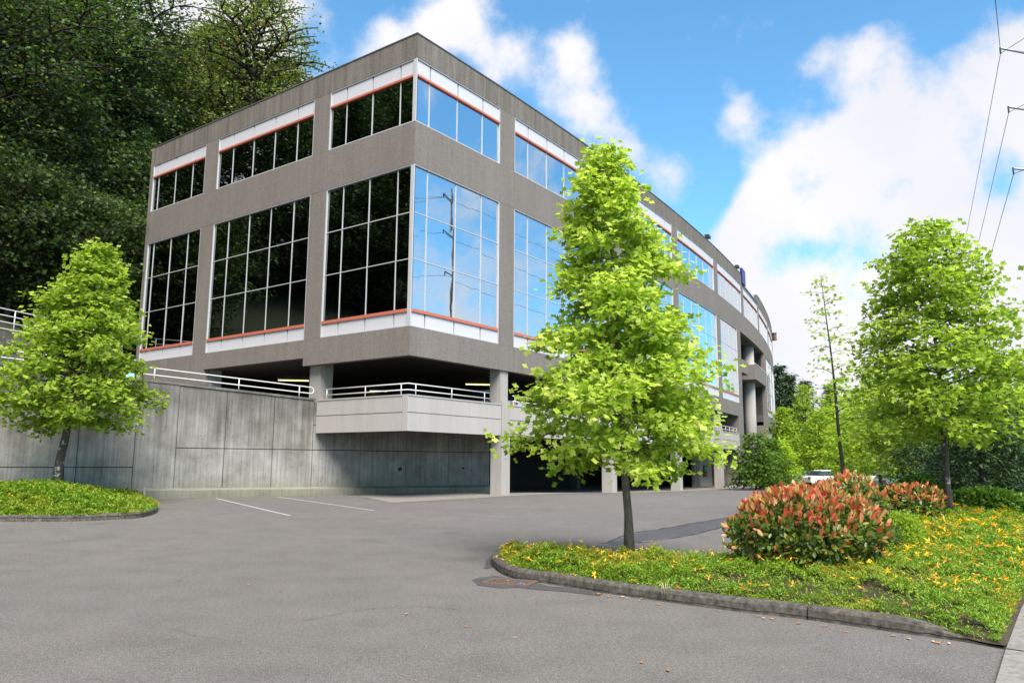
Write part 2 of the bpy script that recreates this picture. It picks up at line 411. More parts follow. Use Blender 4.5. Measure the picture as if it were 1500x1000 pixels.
# ------------------------------------------------------------------ trees
def grow(H, base, prof, nb, seed, rise=.45, droop=.15, sub=4, sublen=.4, spread=.1, per=10, rt=.08, lean=(0, 0), wob=.03, twig=.5):
    """returns trunk MB and leaf points (in local coordinates)"""
    r = np.random.default_rng(seed); rr = random.Random(seed)
    tb = MB(); K = 9
    tp = [Vector((lean[0]*(k/K)**1.3*H+rr.gauss(0, wob)*(k > 0), lean[1]*(k/K)*H+rr.gauss(0, wob)*(k > 0), H*k/K)) for k in range(K+1)]
    rad = [rt*(1-.93*(k/K)**.9)*(1.0 if k else 1.35) for k in range(K+1)]
    tb.tube(tp, rad, 9)
    def trunk_at(h):
        f = h/H*K; i = min(K-1, int(f)); return tp[i].lerp(tp[i+1], f-i)
    pts = []; dr = []
    for i in range(nb):
        u = (i+rr.random())/nb
        h = base+(H-base)*u**.95
        L = prof((h-base)/(H-base))*rr.choice((rr.uniform(.62, .95), rr.uniform(.8, 1.05), rr.uniform(.95, 1.22)))
        if L < .08: continue
        az = i*2.399963+rr.gauss(0, .35)
        d = Vector((math.cos(az), math.sin(az), 0)); p0 = trunk_at(min(h, H*.98))
        el = rise*rr.uniform(.7, 1.3)
        path = []; n = 6
        for k in range(n+1):
            t = k/n
            path.append(p0+d*(L*t)+Vector((rr.gauss(0, .02)*L, rr.gauss(0, .02)*L, L*(el*t-droop*t*t*2.0))))
        br = max(.006, rt*.28*(L/ (prof(.15)+.1)))
        tb.tube(path, [br*(1-.85*k/n) for k in range(n+1)], 5, cap=False)
        segs = [(path, .25)]
        for q in range(sub):
            t = .25+.7*(q+rr.random()*.6)/sub
            k = t*n; a = int(min(n-1, k)); b0 = path[a].lerp(path[a+1], k-a)
            ang = az+(1 if q % 2 else -1)*rr.uniform(.5, 1.15); l2 = L*sublen*(1.15-t*.6)*rr.uniform(.7, 1.2)
            e2 = Vector((math.cos(ang)*l2, math.sin(ang)*l2, l2*rr.uniform(-.1, .45)))
            sp = [b0, b0+e2*.5+Vector((0, 0, l2*.06)), b0+e2]
            tb.tube(sp, [br*twig, br*twig*.6, br*.15], 4, cap=False)
            segs.append((sp, .0))
        for sgi, (path2, t0) in enumerate(segs):
            L2 = sum((path2[k+1]-path2[k]).length for k in range(len(path2)-1))
            cnt = max(3, int(per*L2*(1 if sgi else .8)))
            ts = t0+(1-t0)*r.random(cnt)**.8; A = np.array([tuple(p) for p in path2]); kk = ts*(len(A)-1); ii = np.minimum(kk.astype(int), len(A)-2)
            q = A[ii]+(A[ii+1]-A[ii])*(kk-ii)[:, None]
            off = r.normal(0, spread, (cnt, 3)); off[:, 2] *= .45
            pts.append(q+off); dd = off.copy(); dd[:, :2] += np.array([d.x, d.y])*.05; dd[:, 2] = dd[:, 2]*.4-abs(r.normal(.35, .3, cnt))*spread
            dr.append(dd+r.normal(0, .02, dd.shape))
    return tb, cat_paths(pts), cat_paths(dr)
def tree(name, loc, label, cat, H, base, prof, nb, seed, leaf, size, mat, bark_m, group=None, rz=0, tilt=.55, **kw):
    o = empty(name, loc, rz); tag(o, label, cat, group)
    tb, P, D = grow(H, base, prof, nb, seed, **kw)
    t = tb.build('trunk', bark_m, None, smooth=True, recalc=False); child(t, o)
    c = leaves('crown', P, size, leaf, [mat], dirs=D, tilt=tilt); child(c, o)
    return o, len(P)
def pyramid(Rm, bot=.55, peak=.18, tip=.05):
    def f(u):
        if u < peak: return Rm*(bot+(1-bot)*math.sin(u/peak*math.pi/2))
        return Rm*(tip+(1-tip)*(1-((u-peak)/(1-peak))**1.15))
    return f

# ================================================================== SETTING
def grid_sheet(name, xs, ys, zf, mat):
    nx, ny = len(xs), len(ys)
    v = [(x, y, zf(x, y)) for y in ys for x in xs]
    f = [(j*nx+i, j*nx+i+1, (j+1)*nx+i+1, (j+1)*nx+i) for j in range(ny-1) for i in range(nx-1)]
    mb = MB(); mb.v = v; mb.f = f; mb.m = [0]*len(f)
    return mb.build(name, mat, smooth=True, recalc=False)
xs = sorted(set([-1500, -600, -200, -80]+list(np.arange(-46, 72, 2.0))+[90, 140, 220, 600, 1500]))
ys = sorted(set([-400, -100, -30]+list(np.arange(-10, 72, 2.0))+[90, 130, 200, 400, 900, 2200]))
tag(grid_sheet('ground', xs, ys, lambda x, y: gz(x, y)-.05, M['dirt']), kind='structure')
xs2 = list(np.arange(-46, 72, 1.5))+[90]; ys2 = [-60, -30]+list(np.arange(-10, 72, 1.5))+[85, 100, 120]
tag(grid_sheet('parking_lot', xs2, ys2, gz, M['asphalt']), kind='structure')

def sheet(name, poly, mat, dz=.004, kind='structure', step=1.0):
    """polygon draped over the ground as a thin sheet"""
    if name == 'asphalt_patch':   # ragged, hand-rolled edge
        dn = []
        for a, b in zip(poly, list(poly[1:])+[poly[0]]):
            L = math.hypot(b[0]-a[0], b[1]-a[1]); k = max(1, int(L/.12))
            for i in range(k):
                x, y = a[0]+(b[0]-a[0])*i/k, a[1]+(b[1]-a[1])*i/k; w = min(.13, .05+L*.03)
                dn.append((x+mnoise.noise(Vector((x*3, y*3, 1)))*w*1.4+mnoise.noise(Vector((x*9, y*9, 1)))*w*.7, y+mnoise.noise(Vector((x*3, y*3, 7)))*w*1.8+mnoise.noise(Vector((x*9, y*9, 7)))*w))
        poly = dn
    pts = [Vector((p[0], p[1])) for p in poly]; n = len(pts)
    x0, x1 = min(p.x for p in pts), max(p.x for p in pts); y0, y1 = min(p.y for p in pts), max(p.y for p in pts)
    inner = [Vector((x, y)) for x in np.arange(x0+step/2, x1, step) for y in np.arange(y0+step/2, y1, step)]
    vs, es, fs, *_ = delaunay_2d_cdt(pts+inner, [], [list(range(n))], 1, 1e-5)
    mb = MB(); f = (dz if callable(dz) else (lambda x, y: gz(x, y)+dz))
    mb.v = [(v.x, v.y, f(v.x, v.y)) for v in vs]; mb.f = [tuple(q) for q in fs]; mb.m = [0]*len(fs)
    o = mb.build(name, mat, recalc=False)
    if kind: tag(o, kind=kind)
    return o
def catmull(pts, per=6, closed=False):
    P = [Vector(p) for p in pts]; n = len(P); out = []
    rng_ = range(n if closed else n-1)
    for i in rng_:
        p0 = P[(i-1) % n] if closed or i > 0 else P[0]; p1 = P[i]; p2 = P[(i+1) % n]; p3 = P[(i+2) % n] if closed or i+2 < n else P[-1]
        for k in range(per):
            t = k/per
            out.append(.5*((2*p1)+(-p0+p2)*t+(2*p0-5*p1+4*p2-p3)*t*t+(-p0+3*p1-3*p2+p3)*t**3))
    if not closed: out.append(P[-1])
    return out
def inpoly(px, py, poly):
    px = np.asarray(px); py = np.asarray(py); inside = np.zeros(px.shape, bool); n = len(poly); j = n-1
    for i in range(n):
        xi, yi = poly[i][0], poly[i][1]; xj, yj = poly[j][0], poly[j][1]
        c = ((yi > py) != (yj > py)) & (px < (xj-xi)*(py-yi)/(yj-yi+1e-12)+xi); inside ^= c; j = i
    return inside
def distpoly(px, py, poly, closed=True):
    d = np.full(np.shape(px), 1e9)
    for i in range(len(poly)-(0 if closed else 1)):
        a = poly[i]; b = poly[(i+1) % len(poly)]; vx, vy = b[0]-a[0], b[1]-a[1]; L = vx*vx+vy*vy+1e-12
        t = np.clip(((px-a[0])*vx+(py-a[1])*vy)/L, 0, 1); d = np.minimum(d, np.hypot(px-a[0]-t*vx, py-a[1]-t*vy))
    return d
class DistGrid:
    def __init__(s, poly, closed=True, st=.2):
        P = np.array(poly); s.x0, s.y0 = P.min(0)-.6; x1, y1 = P.max(0)+.6; s.st = st
        gx = np.arange(s.x0, x1+st, st); gy = np.arange(s.y0, y1+st, st); X, Y = np.meshgrid(gx, gy, indexing='ij')
        s.g = distpoly(X, Y, poly, closed)
    def __call__(s, x, y):
        f = (x-s.x0)/s.st; h = (y-s.y0)/s.st; i = int(min(max(f, 0), s.g.shape[0]-1.001)); j = int(min(max(h, 0), s.g.shape[1]-1.001)); f = min(max(f-i, 0), 1); h = min(max(h-j, 0), 1); g = s.g
        return (g[i, j]*(1-f)+g[i+1, j]*f)*(1-h)+(g[i, j+1]*(1-f)+g[i+1, j+1]*f)*h
def kerb(name, path, w=.16, h=.14, joints=3.0, taper=False, chips=True):
    """extruded kerb with rounded nose, outer face on the given path, body on its left"""
    P = [Vector((p[0], p[1], gz(p[0], p[1]))) for p in path]; n = len(P)
    S = [0]
    for i in range(n-1): S.append(S[-1]+(P[i+1]-P[i]).length)
    mb = MB(); cuts = [0]; q = joints*.75
    while q < S[-1]: cuts.append(q); q += joints*random.uniform(.85, 1.15)
    cuts.append(S[-1])
    prof = [(0, -.05), (.012, h*.72), (.035, h*.94), (.065, h), (w, h), (w, -.05)]
    def pos(s):
        for i in range(n-1):
            if s <= S[i+1] or i == n-2:
                t = (s-S[i])/(S[i+1]-S[i]+1e-9); d = (P[i+1]-P[i]).normalized(); return P[i].lerp(P[i+1], t), d
    for a, b in zip(cuts[:-1], cuts[1:]):
        a2, b2 = a+.008, b-.008; m = max(2, int((b2-a2)/.12)); vs = []; fs = []
        for k in range(m+1):
            s = a2+(b2-a2)*k/m; p, d = pos(s); p1, d1 = pos(max(0, s-.15)); p2, d2 = pos(min(S[-1], s+.15)); d = (d1+d2+d).normalized()
            nl = Vector((-d.y, d.x, 0)); hs = 1.0
            if taper: hs = max(.08, 1-sstep(S[-1]-1.0, S[-1], s))
            for (o, z) in prof:
                jit = mnoise.noise(Vector((p.x*6, p.y*6, z*20)))*.008+mnoise.noise(Vector((p.x*25, p.y*25, z*40)))*.004
                vs.append(p+nl*(o+jit*(1 if chips else .3))+Vector((0, 0, z*hs if z > 0 else z)))
        L = len(prof)
        for k in range(m):
            for j in range(L-1): fs.append((k*L+j, (k+1)*L+j, (k+1)*L+j+1, k*L+j+1))
        fs += [tuple(range(L)), tuple(m*L+j for j in range(L-1, -1, -1))]
        mb.add(vs, fs)
    o = mb.build(name, M['kerb'], recalc=True); tag(o, kind='structure'); return o

# ---- island on the right (outer kerb line, counter-clockwise seen from above: body on the left)
pa = [(752, 806), (730, 813), (719, 822), (722, 830), (733, 839), (750, 846.5), (776, 851), (835, 860), (900, 870.5), (1050, 891.5), (1180, 907), (1302, 924.5), (1400, 938), (1474, 951.5)]
front = catmull([tuple(atg(*p)) for p in pa], 5)
rightside = [atg(1476, 948), atg(1496, 896), atg(1530, 832), atg(1566, 780)]
far_edge = [Vector((21.0, 27.5, 0)), Vector((15.5, 25.5, 0)), Vector((12, 23.5, 0)), Vector((8.2, 20.5, 0)), Vector((5.8, 17.4, 0)), Vector((4.9, 14.6, 0)), Vector((3.85, 12.7, 0)), Vector((2.7, 12.35, 0)), Vector((1.7, 12.8, 0)), Vector((.6, 13.2, 0))]
island = front+rightside+far_edge
kerb('kerb', front, taper=True)
backk = catmull([tuple(p) for p in [far_edge[0]]+far_edge[1:]]+[tuple(front[0])], 5)
kerb('kerb', backk)
ipoly = [(p.x, p.y) for p in island]
idist = DistGrid(ipoly)
def island_z(x, y):
    d = float(idist(x, y))
    return gz(x, y)+.025+.08*sstep(0, .3, d)+.14*sstep(.1, 2.2, d)
def soil(name, poly, zf, step=.5):
    return sheet(name, poly, M['soil'], zf, 'structure', step)
soil('planting_bed', ipoly, island_z, .6)
# sidewalk and its kerb on the far right
sw_l = [atg(1452, 1030), atg(1474, 956), atg(1496, 896), atg(1530, 832), atg(1566, 780)]
d_ = (sw_l[-1]-sw_l[-2]).normalized(); sw_l.append(sw_l[-1]+d_*60)
swp = sw_l+[p+Vector((d_.y, -d_.x, 0))*1.7 for p in reversed(sw_l)]
swo = sheet('sidewalk', [(p.x, p.y) for p in swp], M['sidewalk'], .035, step=2.0)
mb = MB()
for k in range(9):
    p = sw_l[1].lerp(sw_l[-2], k/8.3); q = p+Vector((d_.y, -d_.x, 0))*1.7
    t_ = (q-p).normalized(); w = Vector((-t_.y, t_.x, 0))*.012
    z = Vector((0, 0, .0395+gz(p.x, p.y)-p.z))
    mb.add([p-w+z, q-w+z, q+w+z, p+w+z], [(0, 1, 2, 3)])
j = mb.build('sidewalk_joints', M['dark_metal'], recalc=False); tag(j, kind='structure')

# ---- island on the left, sloping up to the retaining wall
pl = [(-150, 772), (-60, 768), (0, 764), (60, 764), (120, 763), (182, 760), (212, 757), (230, 750), (229, 741), (214, 735), (196, 732)]
lf = catmull([tuple(atg(*p)) for p in pl], 5)
w_at = lambda t, d=0.0: Vector((WA[0]+WD[0]*t+WN[0]*d, WA[1]+WD[1]*t+WN[1]*d, 0))
lpoly3 = lf+[w_at(-.1, .45), w_at(-.1, .0), w_at(-14, .0)]
lpoly = [(p.x, p.y) for p in lpoly3]
lfront = [(p.x, p.y) for p in lf]
ldist = DistGrid(lfront, False)
def lisl_z(x, y):
    d = float(ldist(x, y))
    dw = (x-WA[0])*WN[0]+(y-WA[1])*WN[1]
    return gz(x, y)+.10+.52*sstep(.1, 3.5, d)
kerb('kerb', lf, h=.17, w=.18, joints=2.2)
soil('planting_bed', lpoly, lisl_z, .5)

# ---- ground cover
def cover(name, poly, zf, dens, flower_n, seed, y_lo=0, y_hi=100, fl_mask=None):
    r = np.random.default_rng(seed)
    P = np.array(poly); x0, y0 = P.min(0); x1, y1 = P.max(0)
    n0 = int((x1-x0)*(y1-y0)*dens(0)); x = r.uniform(x0, x1, n0); y = r.uniform(y0, y1, n0)
    keep = inpoly(x, y, poly); x, y = x[keep], y[keep]
    D = np.hypot(x, y); keep = r.random(len(x)) < np.array([dens(q)/dens(0) for q in D]); x, y, D = x[keep], y[keep], D[keep]
    u = x/y*F_PX+750; keep = (u > -130) & (u < 1640); x, y, D = x[keep], y[keep], D[keep]
    d = distpoly(x, y, poly)
    # bare patches
    nz = np.array([mnoise.fractal(Vector((a*.9, b*.9, seed)), .8, 2.0, 4) for a, b in zip(x, y)])
    nz2 = np.array([mnoise.fractal(Vector((a*3.1, b*3.1, seed+5)), .8, 2.0, 3) for a, b in zip(x, y)])
    thin = (nz+nz2*.4 > .10) & (d < 1.9) & (x > 2.2) & (D < 14)
    keep = (d > .05) & (~thin | (r.random(len(x)) < .22)); x, y, D, d, nz, nz2 = (q[keep] for q in (x, y, D, d, nz, nz2))
    z0 = np.array([zf(a, b) for a, b in zip(x, y)])
    hh = (.03+.15*np.clip(d/.5, 0, 1))*np.clip(.75+nz*.6+nz2*.75, .15, 1.8)
    z = z0+hh*r.uniform(.55, 1.05, len(x))
    k = 5; n = len(x); sc = np.clip(D/11, .9, 2.6)
    px = np.repeat(x, k); py = np.repeat(y, k); pz = np.repeat(z, k); ss = np.repeat(sc, k)
    a = r.uniform(0, 2*np.pi, n*k); el = r.normal(.55, .35, n*k)
    dirs = np.stack([np.cos(a), np.sin(a), el], 1)
    pos = np.stack([px, py, pz], 1)+r.normal(0, .012, (n*k, 3))
    size = .041*ss*r.uniform(.7, 1.3, n*k)
    # flowers: five petals each
    fi = r.choice(n, flower_n*3, replace=False)
    if fl_mask is not None: fi = fi[fl_mask(x[fi], y[fi], r)]
    fi = fi[:flower_n]; m = 5
    fx = np.repeat(x[fi], m); fy = np.repeat(y[fi], m); fz = np.repeat(z0[fi]+hh[fi]*1.1+.055, m); fs = np.repeat(np.clip(D[fi]/11, .9, 1.8)*r.uniform(.55, 1.15, len(fi)), m)
    fa = np.tile(np.arange(m)*2*np.pi/m, len(fi))+np.repeat(r.uniform(0, 6, len(fi)), m)
    tx = np.repeat(r.normal(0, .5, len(fi)), m); ty = np.repeat(r.normal(-.3, .6, len(fi)), m)
    fd = np.stack([np.cos(fa), np.sin(fa), .15+np.cos(fa)*tx+np.sin(fa)*ty], 1)
    pos2 = np.stack([fx, fy, fz], 1)
    allp = np.concatenate([pos, pos2]); alld = np.concatenate([dirs, fd]); alls = np.concatenate([size, fs*.062])
    mi = np.concatenate([np.zeros(len(pos), int), np.ones(len(pos2), int)])
    o = leaves(name, allp, alls, 'slim', [M['cover'], M['petal']], dirs=alld, tilt=.25, mi=mi)
    tag(o, kind='stuff'); print(name, len(allp)); return o
cover('ground_cover', ipoly, island_z, lambda D: 1900 if D < 12 else max(240, 1900*(12/D)**2.1), 1100, 3,
      fl_mask=lambda x, y, r: r.random(len(x)) < .5+.5*np.clip((np.hypot(x, y)-9)/5, 0, 1))
cover('ground_cover', lpoly, lisl_z, lambda D: 560, 20, 4)

# weeds and dry grass tuft at the kerb
def tuft(loc, n, h, mat, name, label):
    r = np.random.default_rng(int(abs(loc.x*100))); mb = MB()
    for i in range(n):
        a = r.uniform(0, 6.28); L = h*r.uniform(.5, 1.1); w = .006; b = r.uniform(.2, .9)
        d = Vector((math.cos(a), math.sin(a), 0)); s = Vector((-d.y, d.x, 0))*w
        p0 = Vector((0, 0, 0))+d*.01; p1 = d*L*b*.5+Vector((0, 0, L*.6)); p2 = d*L*b+Vector((0, 0, L*(1-b*.5)))
        mb.add([p0-s, p0+s, p1+s*.8, p1-s*.8, p2], [(0, 1, 2, 3), (3, 2, 4)])
    o = mb.build(name, mat, recalc=False); o.location = loc; tag(o, label, 'weed'); return o
dry = plain('dry_grass', (.30, .28, .14), .8)
tuft(atg(975, 880), 26, .30, dry, 'grass_tuft', 'dry pale grass tuft growing at the kerb face of the flowering island')
g1 = at(771, 812, .1); tuft(g1, 5, .42, M['cover'], 'weed_stalk', 'thin tall weed stalk at the left tip of the flowering island')
g2 = at(1063, 803, .2)
tuft(g2, 5, .40, M['cover'], 'weed_stalk', 'thin tall weed stalk beside the left side of the red tipped bush')

# ---- patched asphalt strips behind the island, stains
pt = [(888, 797), (905, 790), (930, 781), (975, 773), (1030, 763), (1085, 756), (1140, 752), (1145, 757), (1085, 766), (1040, 776), (1000, 785), (960, 789), (935, 794), (905, 799)]
sheet('asphalt_patch', [tuple(atg(*p))[:2] for p in pt], M['asphalt_dark'], .004, step=.6)
cr = MB()
def crackline(pts, w=.018):
    P = catmull([tuple(atg(*p)) for p in pts], 8)
    P = [p+Vector((random.gauss(0, .02), random.gauss(0, .02), 0)) for p in P]
    for a, b in zip(P[:-1], P[1:]):
        d = (b-a).normalized(); s = Vector((-d.y, d.x, 0))*w*random.uniform(.5, 1.3)
        z = Vector((0, 0, .008))
        cr.add([a-s+z, b-s+z, b+s+z, a+s+z], [(0, 1, 2, 3)])
crackline([(885, 796), (930, 780), (985, 772), (1088, 754)]); crackline([(935, 795), (1000, 786), (1045, 775), (1090, 764)])
crackline([(445, 909), (500, 899), (560, 890), (620, 889), (668, 893)], .003)
crackline([(0, 822), (80, 815), (160, 812)], .005)
tag(cr.build('asphalt_cracks', M['black'], recalc=False), kind='structure')
# parking lines
def strip(pts, w, name='parking_line', mat='paint', dz=.006):
    P = [atg(*p) for p in pts]; mb = MB()
    k = 10
    Q = [P[0].lerp(P[-1], i/k) for i in range(k+1)]
    d = (Q[-1]-Q[0]).normalized(); s = Vector((-d.y, d.x, 0))*w/2
    vs = []
    for q in Q:
        q = Vector((q.x, q.y, gz(q.x, q.y)+dz)); vs += [q-s, q+s]
    mb.add(vs, [(2*i, 2*i+2, 2*i+3, 2*i+1) for i in range(k)])
    o = mb.build(name, M[mat], recalc=False); tag(o, kind='structure'); return o
strip([(317, 729.8), (425, 755)], .09); strip([(405, 727.2), (548, 747.5)], .09); strip([(497, 724.8), (600, 733)], .09)
strip([(560, 722.5), (700, 730)], .13); strip([(530, 728), (700, 727)], .12); strip([(545, 731), (690, 731)], .12)

# ---- storm drain by the kerb tip
dr_c = (atg(722, 853)+atg(782, 857)+atg(776, 849))/3
dx = (atg(782, 857)-atg(718, 853)).normalized(); rzd = math.atan2(dx.y, dx.x)
dg = empty('storm_drain', atg(748, 854), rzd); tag(dg, 'rusty slotted storm drain grate in the asphalt at the tip of the flowering island', 'drain')
mb = MB()
for (c, s) in (((0, .2, 0.012), (.66, .05, .03)), ((0, -.2, .012), (.66, .05, .03)), ((-.305, 0, .012), (.05, .35, .03)), ((.305, 0, .012), (.05, .35, .03))): mb.box(c, s)
child(mb.build('frame', M['rust']), dg)
mb = MB()
for k in range(9): mb.box((-.24+k*.06, 0, .008), (.026, .35, .02))
child(mb.build('grate', M['rust']), dg)
mb = MB(); mb.box((0, 0, .001), (.56, .35, .006)); child(mb.build('opening', M['black']), dg)
sheet('asphalt_patch', [tuple(atg(*p))[:2] for p in [(695, 850), (705, 846), (722, 843), (740, 846), (775, 853), (830, 861), (880, 869), (880, 872), (820, 866), (775, 862), (730, 861), (700, 857)]], M['asphalt_dark'], .005, step=.3)
sheet('asphalt_patch', [tuple(atg(*p))[:2] for p in [(706, 826), (718, 816), (730, 812), (722, 824), (722, 830), (714, 833)]], M['asphalt_dark'], .005, step=.3)
mb = MB(); mb.box((0, 0, .015), (.07, .03, .01)); o = mb.build('litter_scrap', M['cobalt']); o.location = atg(763, 857.5)+Vector((0, 0, .02)); o.rotation_euler = (0, 0, .2)
tag(o, 'small bright blue scrap of litter beside the rusty storm drain', 'litter')
# fallen leaves
lp = []
for (a, b, n) in (((860, 868), (960, 880), 12), ((720, 845), (820, 862), 8), ((980, 884), (1460, 952), 16), ((230, 731), (540, 724), 40), ((40, 768), (250, 757), 12), ((100, 800), (1000, 980), 7), ((500, 726), (720, 729), 14)):
    for _ in range(n):
        t = random.random(); p = atg(a[0]+(b[0]-a[0])*t+random.gauss(0, 5), a[1]+(b[1]-a[1])*t+abs(random.gauss(0, 1.6 if n > 10 else 3))+1); lp.append((p.x, p.y, p.z+.012))
tag(leaves('fallen_leaves', np.array(lp), .06, 'oval', [M['litter']], tilt=.15, dirs=np.stack([rng.normal(size=len(lp)), rng.normal(size=len(lp)), np.full(len(lp), .02)], 1)), kind='stuff')

# ================================================================== RETAINING WALLS
def wtop(t): return 4.70-.056*t
def wpt(t, d, z): return Vector((WA[0]+WD[0]*t+WN[0]*d, WA[1]+WD[1]*t+WN[1]*d, z))
rw = empty('retaining_wall', w_at(-2)); tag(rw, 'stained grey cast concrete retaining wall behind the parking bays, left of the balcony', 'retaining wall')
mb = MB(); g = .012
def wpanel(t0, t1, z0, z1, d=0.0, th=.3):
    a0 = z1 if not callable(z1) else z1(t0); a1 = z1 if not callable(z1) else z1(t1)
    P = [wpt(t0+g, d, z0), wpt(t1-g, d, z0), wpt(t1-g, d-th, z0), wpt(t0+g, d-th, z0),
         wpt(t0+g, d, a0-g), wpt(t1-g, d, a1-g), wpt(t1-g, d-th, a1-g), wpt(t0+g, d-th, a0-g)]
    mb.hexa(P)
lcuts = [-20, -17, -14, -11, -8.2, -5.3, -2.44, -.47]
for a, b in zip(lcuts[:-1], lcuts[1:]):
    wpanel(a, b, -.2, 1.32); wpanel(a, b, 1.34, wtop)
wpanel(-.47, 1.08, -.2, wtop, .02)
rcuts = [1.08, 3.0, 5.05, 6.86]
for a, b in zip(rcuts[:-1], rcuts[1:]):
    wpanel(a, b, -.2, 2.1); wpanel(a, b, 2.12, wtop)
wpanel(6.86, 7.2, 3.22, lambda t: 4.26)
ucuts = [6.86, 9.2, 11.6, 14, 16.5]
for a, b in zip(ucuts[:-1], ucuts[1:]):
    wpanel(a, b, -.2, 2.1); wpanel(a, b, 2.12, 3.2)
wallp = mb.build('wall', M['wall'], rw)
mb = MB()
P = lambda t, d, z: wpt(t, d, z)
mb.hexa([P(-20, -.08, -.2), P(6.8, -.08, -.2), P(6.8, -.28, -.2), P(-20, -.28, -.2), P(-20, -.08, wtop(-20)-.05), P(6.8, -.08, wtop(6.9)-.05), P(6.8, -.28, wtop(6.9)-.05), P(-20, -.28, wtop(-20)-.05)])
mb.build('joint_backing', M['ceiling'], rw)
mb = MB()
for _ in range(60):
    t = random.choice([-16, -12, -9.5, -6.8, -4, -1.4, 2, 4, 6, 8, 10.4, 12.8, 15.2])+random.choice([-.7, 0, .7]); z = random.choice([.7, 1.7, 2.6, 3.5])+random.gauss(0, .03)
    if t > 6.8 and z > 3: continue
    c = wpt(t, .003 if not -.47 < t < 1.08 else .023, z); rr_ = .02
    vs = [c+Vector((WD[0], WD[1], 0))*rr_*math.cos(q)+Vector((0, 0, 1))*rr_*math.sin(q) for q in np.arange(0, 6.28, .8)]
    mb.add(vs, [tuple(range(len(vs)))])
for t, z, r_ in ((11.3, 1.25, .09), (14.9, 1.3, .06)):
    c = wpt(t, .004, z); vs = [c+Vector((WD[0], WD[1], 0))*r_*1.3*math.cos(q)+Vector((0, 0, 1))*r_*math.sin(q) for q in np.arange(0, 6.28, .4)]
    mb.add(vs, [tuple(range(len(vs)))])
mb.build('tie_hole', M['black'], rw, recalc=False)['kind'] = 'stuff'
mb = MB()
mb.hexa([P(-20, .05, wtop(-20)), P(6.9, .05, wtop(6.9)), P(6.9, -.35, wtop(6.9)), P(-20, -.35, wtop(-20)), P(-20, .05, wtop(-20)+.09), P(6.9, .05, wtop(6.9)+.09), P(6.9, -.35, wtop(6.9)+.09), P(-20, -.35, wtop(-20)+.09)])
mb.build('coping', M['wall'], rw)
mb = MB()
mb.hexa([P(-.3, .34, -.2), P(16.5, .34, -.2), P(16.5, .003, -.2), P(-.3, .003, -.2), P(-.3, .34, .42), P(16.5, .34, .36), P(16.5, .003, .44), P(-.3, .003, .50)])
mb.build('footing', M['wall'], rw)
mb = MB(); mb.box(wpt(-.05, .36, .36), (.05, .05, .38), 0); mb.build('marker_stub', M['paint'], rw)

def railing(name, f, ts, posts, h, low, parent=None, label=None, cat=None, r=.026, ends=True, group=None):
    """f(t) -> foot point; rails at heights low (list) and h"""
    root = parent
    if parent is None:
        root = empty(name, f(ts[0])); tag(root, label, cat, group); railp = root
    else:
        root = empty(name, f(ts[0])); root.parent = parent; root.matrix_parent_inverse = parent.matrix_basis.inverted(); railp = root
    up = lambda t, z: f(t)+Vector((0, 0, z))
    mb = MB()
    path = [up(t, h) for t in ts]
    if ends:
        lo = [up(t, low[0]) for t in ts]
        a = (h-low[0])/2; d0 = (path[0]-path[1]).normalized(); d1 = (path[-1]-path[-2]).normalized()
        c0 = (path[0]+lo[0])/2; c1 = (path[-1]+lo[-1])/2
        arc0 = [c0+d0*a*.9*math.sin(q)+Vector((0, 0, -a*math.cos(q))) for q in np.linspace(0, math.pi, 7)]
        arc1 = [c1+d1*a*.9*math.sin(q)+Vector((0, 0, a*math.cos(q))) for q in np.linspace(0, math.pi, 7)]
        loop = arc0+path[1:-1]+arc1+list(reversed(lo[1:-1]))+[arc0[0]]
        mb.tube(loop, r, 8)
    else:
        mb.tube(path, r, 8)
        for z in low: mb.tube([up(t, z) for t in ts], r, 8)
    ro = mb.build('rail', M['rail'], railp, smooth=True)
    for t in posts:
        mb = MB(); mb.tube([up(t, -.02), up(t, h-.005)], r*.95, 8); mb.build('post', M['rail'], railp, smooth=True)
    return root
f1 = lambda t: wpt(t, -.18, wtop(t)+.09)
railing('guard_rail', f1, list(np.linspace(-20, 6.75, 12)), [-17.6, -14, -10.4, -6.8, -3.35, .1, 3.5, 6.2], .50, [.22], None,
        'white pipe guard rail along the top of the stained retaining wall left of the balcony', 'railing', ends=True)

# upper driveway behind the wall
dv = [w_at(-20, -.3), w_at(6.9, -.3), C0+dL*5.6+dR*0, C0+dL*5.6+dR*3, C0+dL*14+dR*3, C0+dL*21+dR*3, Vector((-23.2, 45.5, 0)), Vector((-24.4, 34, 0)), Vector((-34, 12, 0))]
def dvz(x, y):
    t = (x-WA[0])*WD[0]+(y-WA[1])*WD[1]; return min(5.4, 3.86+max(0, (6.9-t))*.05)
sheet('driveway', [(p.x, p.y) for p in dv], M['asphalt'], dvz, step=2)
# upper terrace wall with its railing
T0 = Vector((-31.0, 16.0, 0)); T1 = Vector((-24.6, 35.0, 0)); T2 = Vector((-22.05, 44.6, 0))
tw = empty('terrace_wall', T1); tag(tw, 'upper grey concrete terrace wall behind the left tulip tree, under the forested slope', 'retaining wall')
mb = MB()
for a, b in ((T0, T1), (T1, T2)):
    d = (b-a).normalized(); n_ = Vector((-d.y, d.x, 0))*.3
    mb.hexa([a+Vector((0, 0, 4)), b+Vector((0, 0, 4)), b+n_+Vector((0, 0, 4)), a+n_+Vector((0, 0, 4)), a+Vector((0, 0, 7.6)), b+Vector((0, 0, 7.6)), b+n_+Vector((0, 0, 7.6)), a+n_+Vector((0, 0, 7.6))])
mb.build('wall', M['wall'], tw)
def f2(t):
    p = T0.lerp(T1, t) if t <= 1 else T1.lerp(T2, t-1)
    return p+Vector((-.15, 0, 7.6))
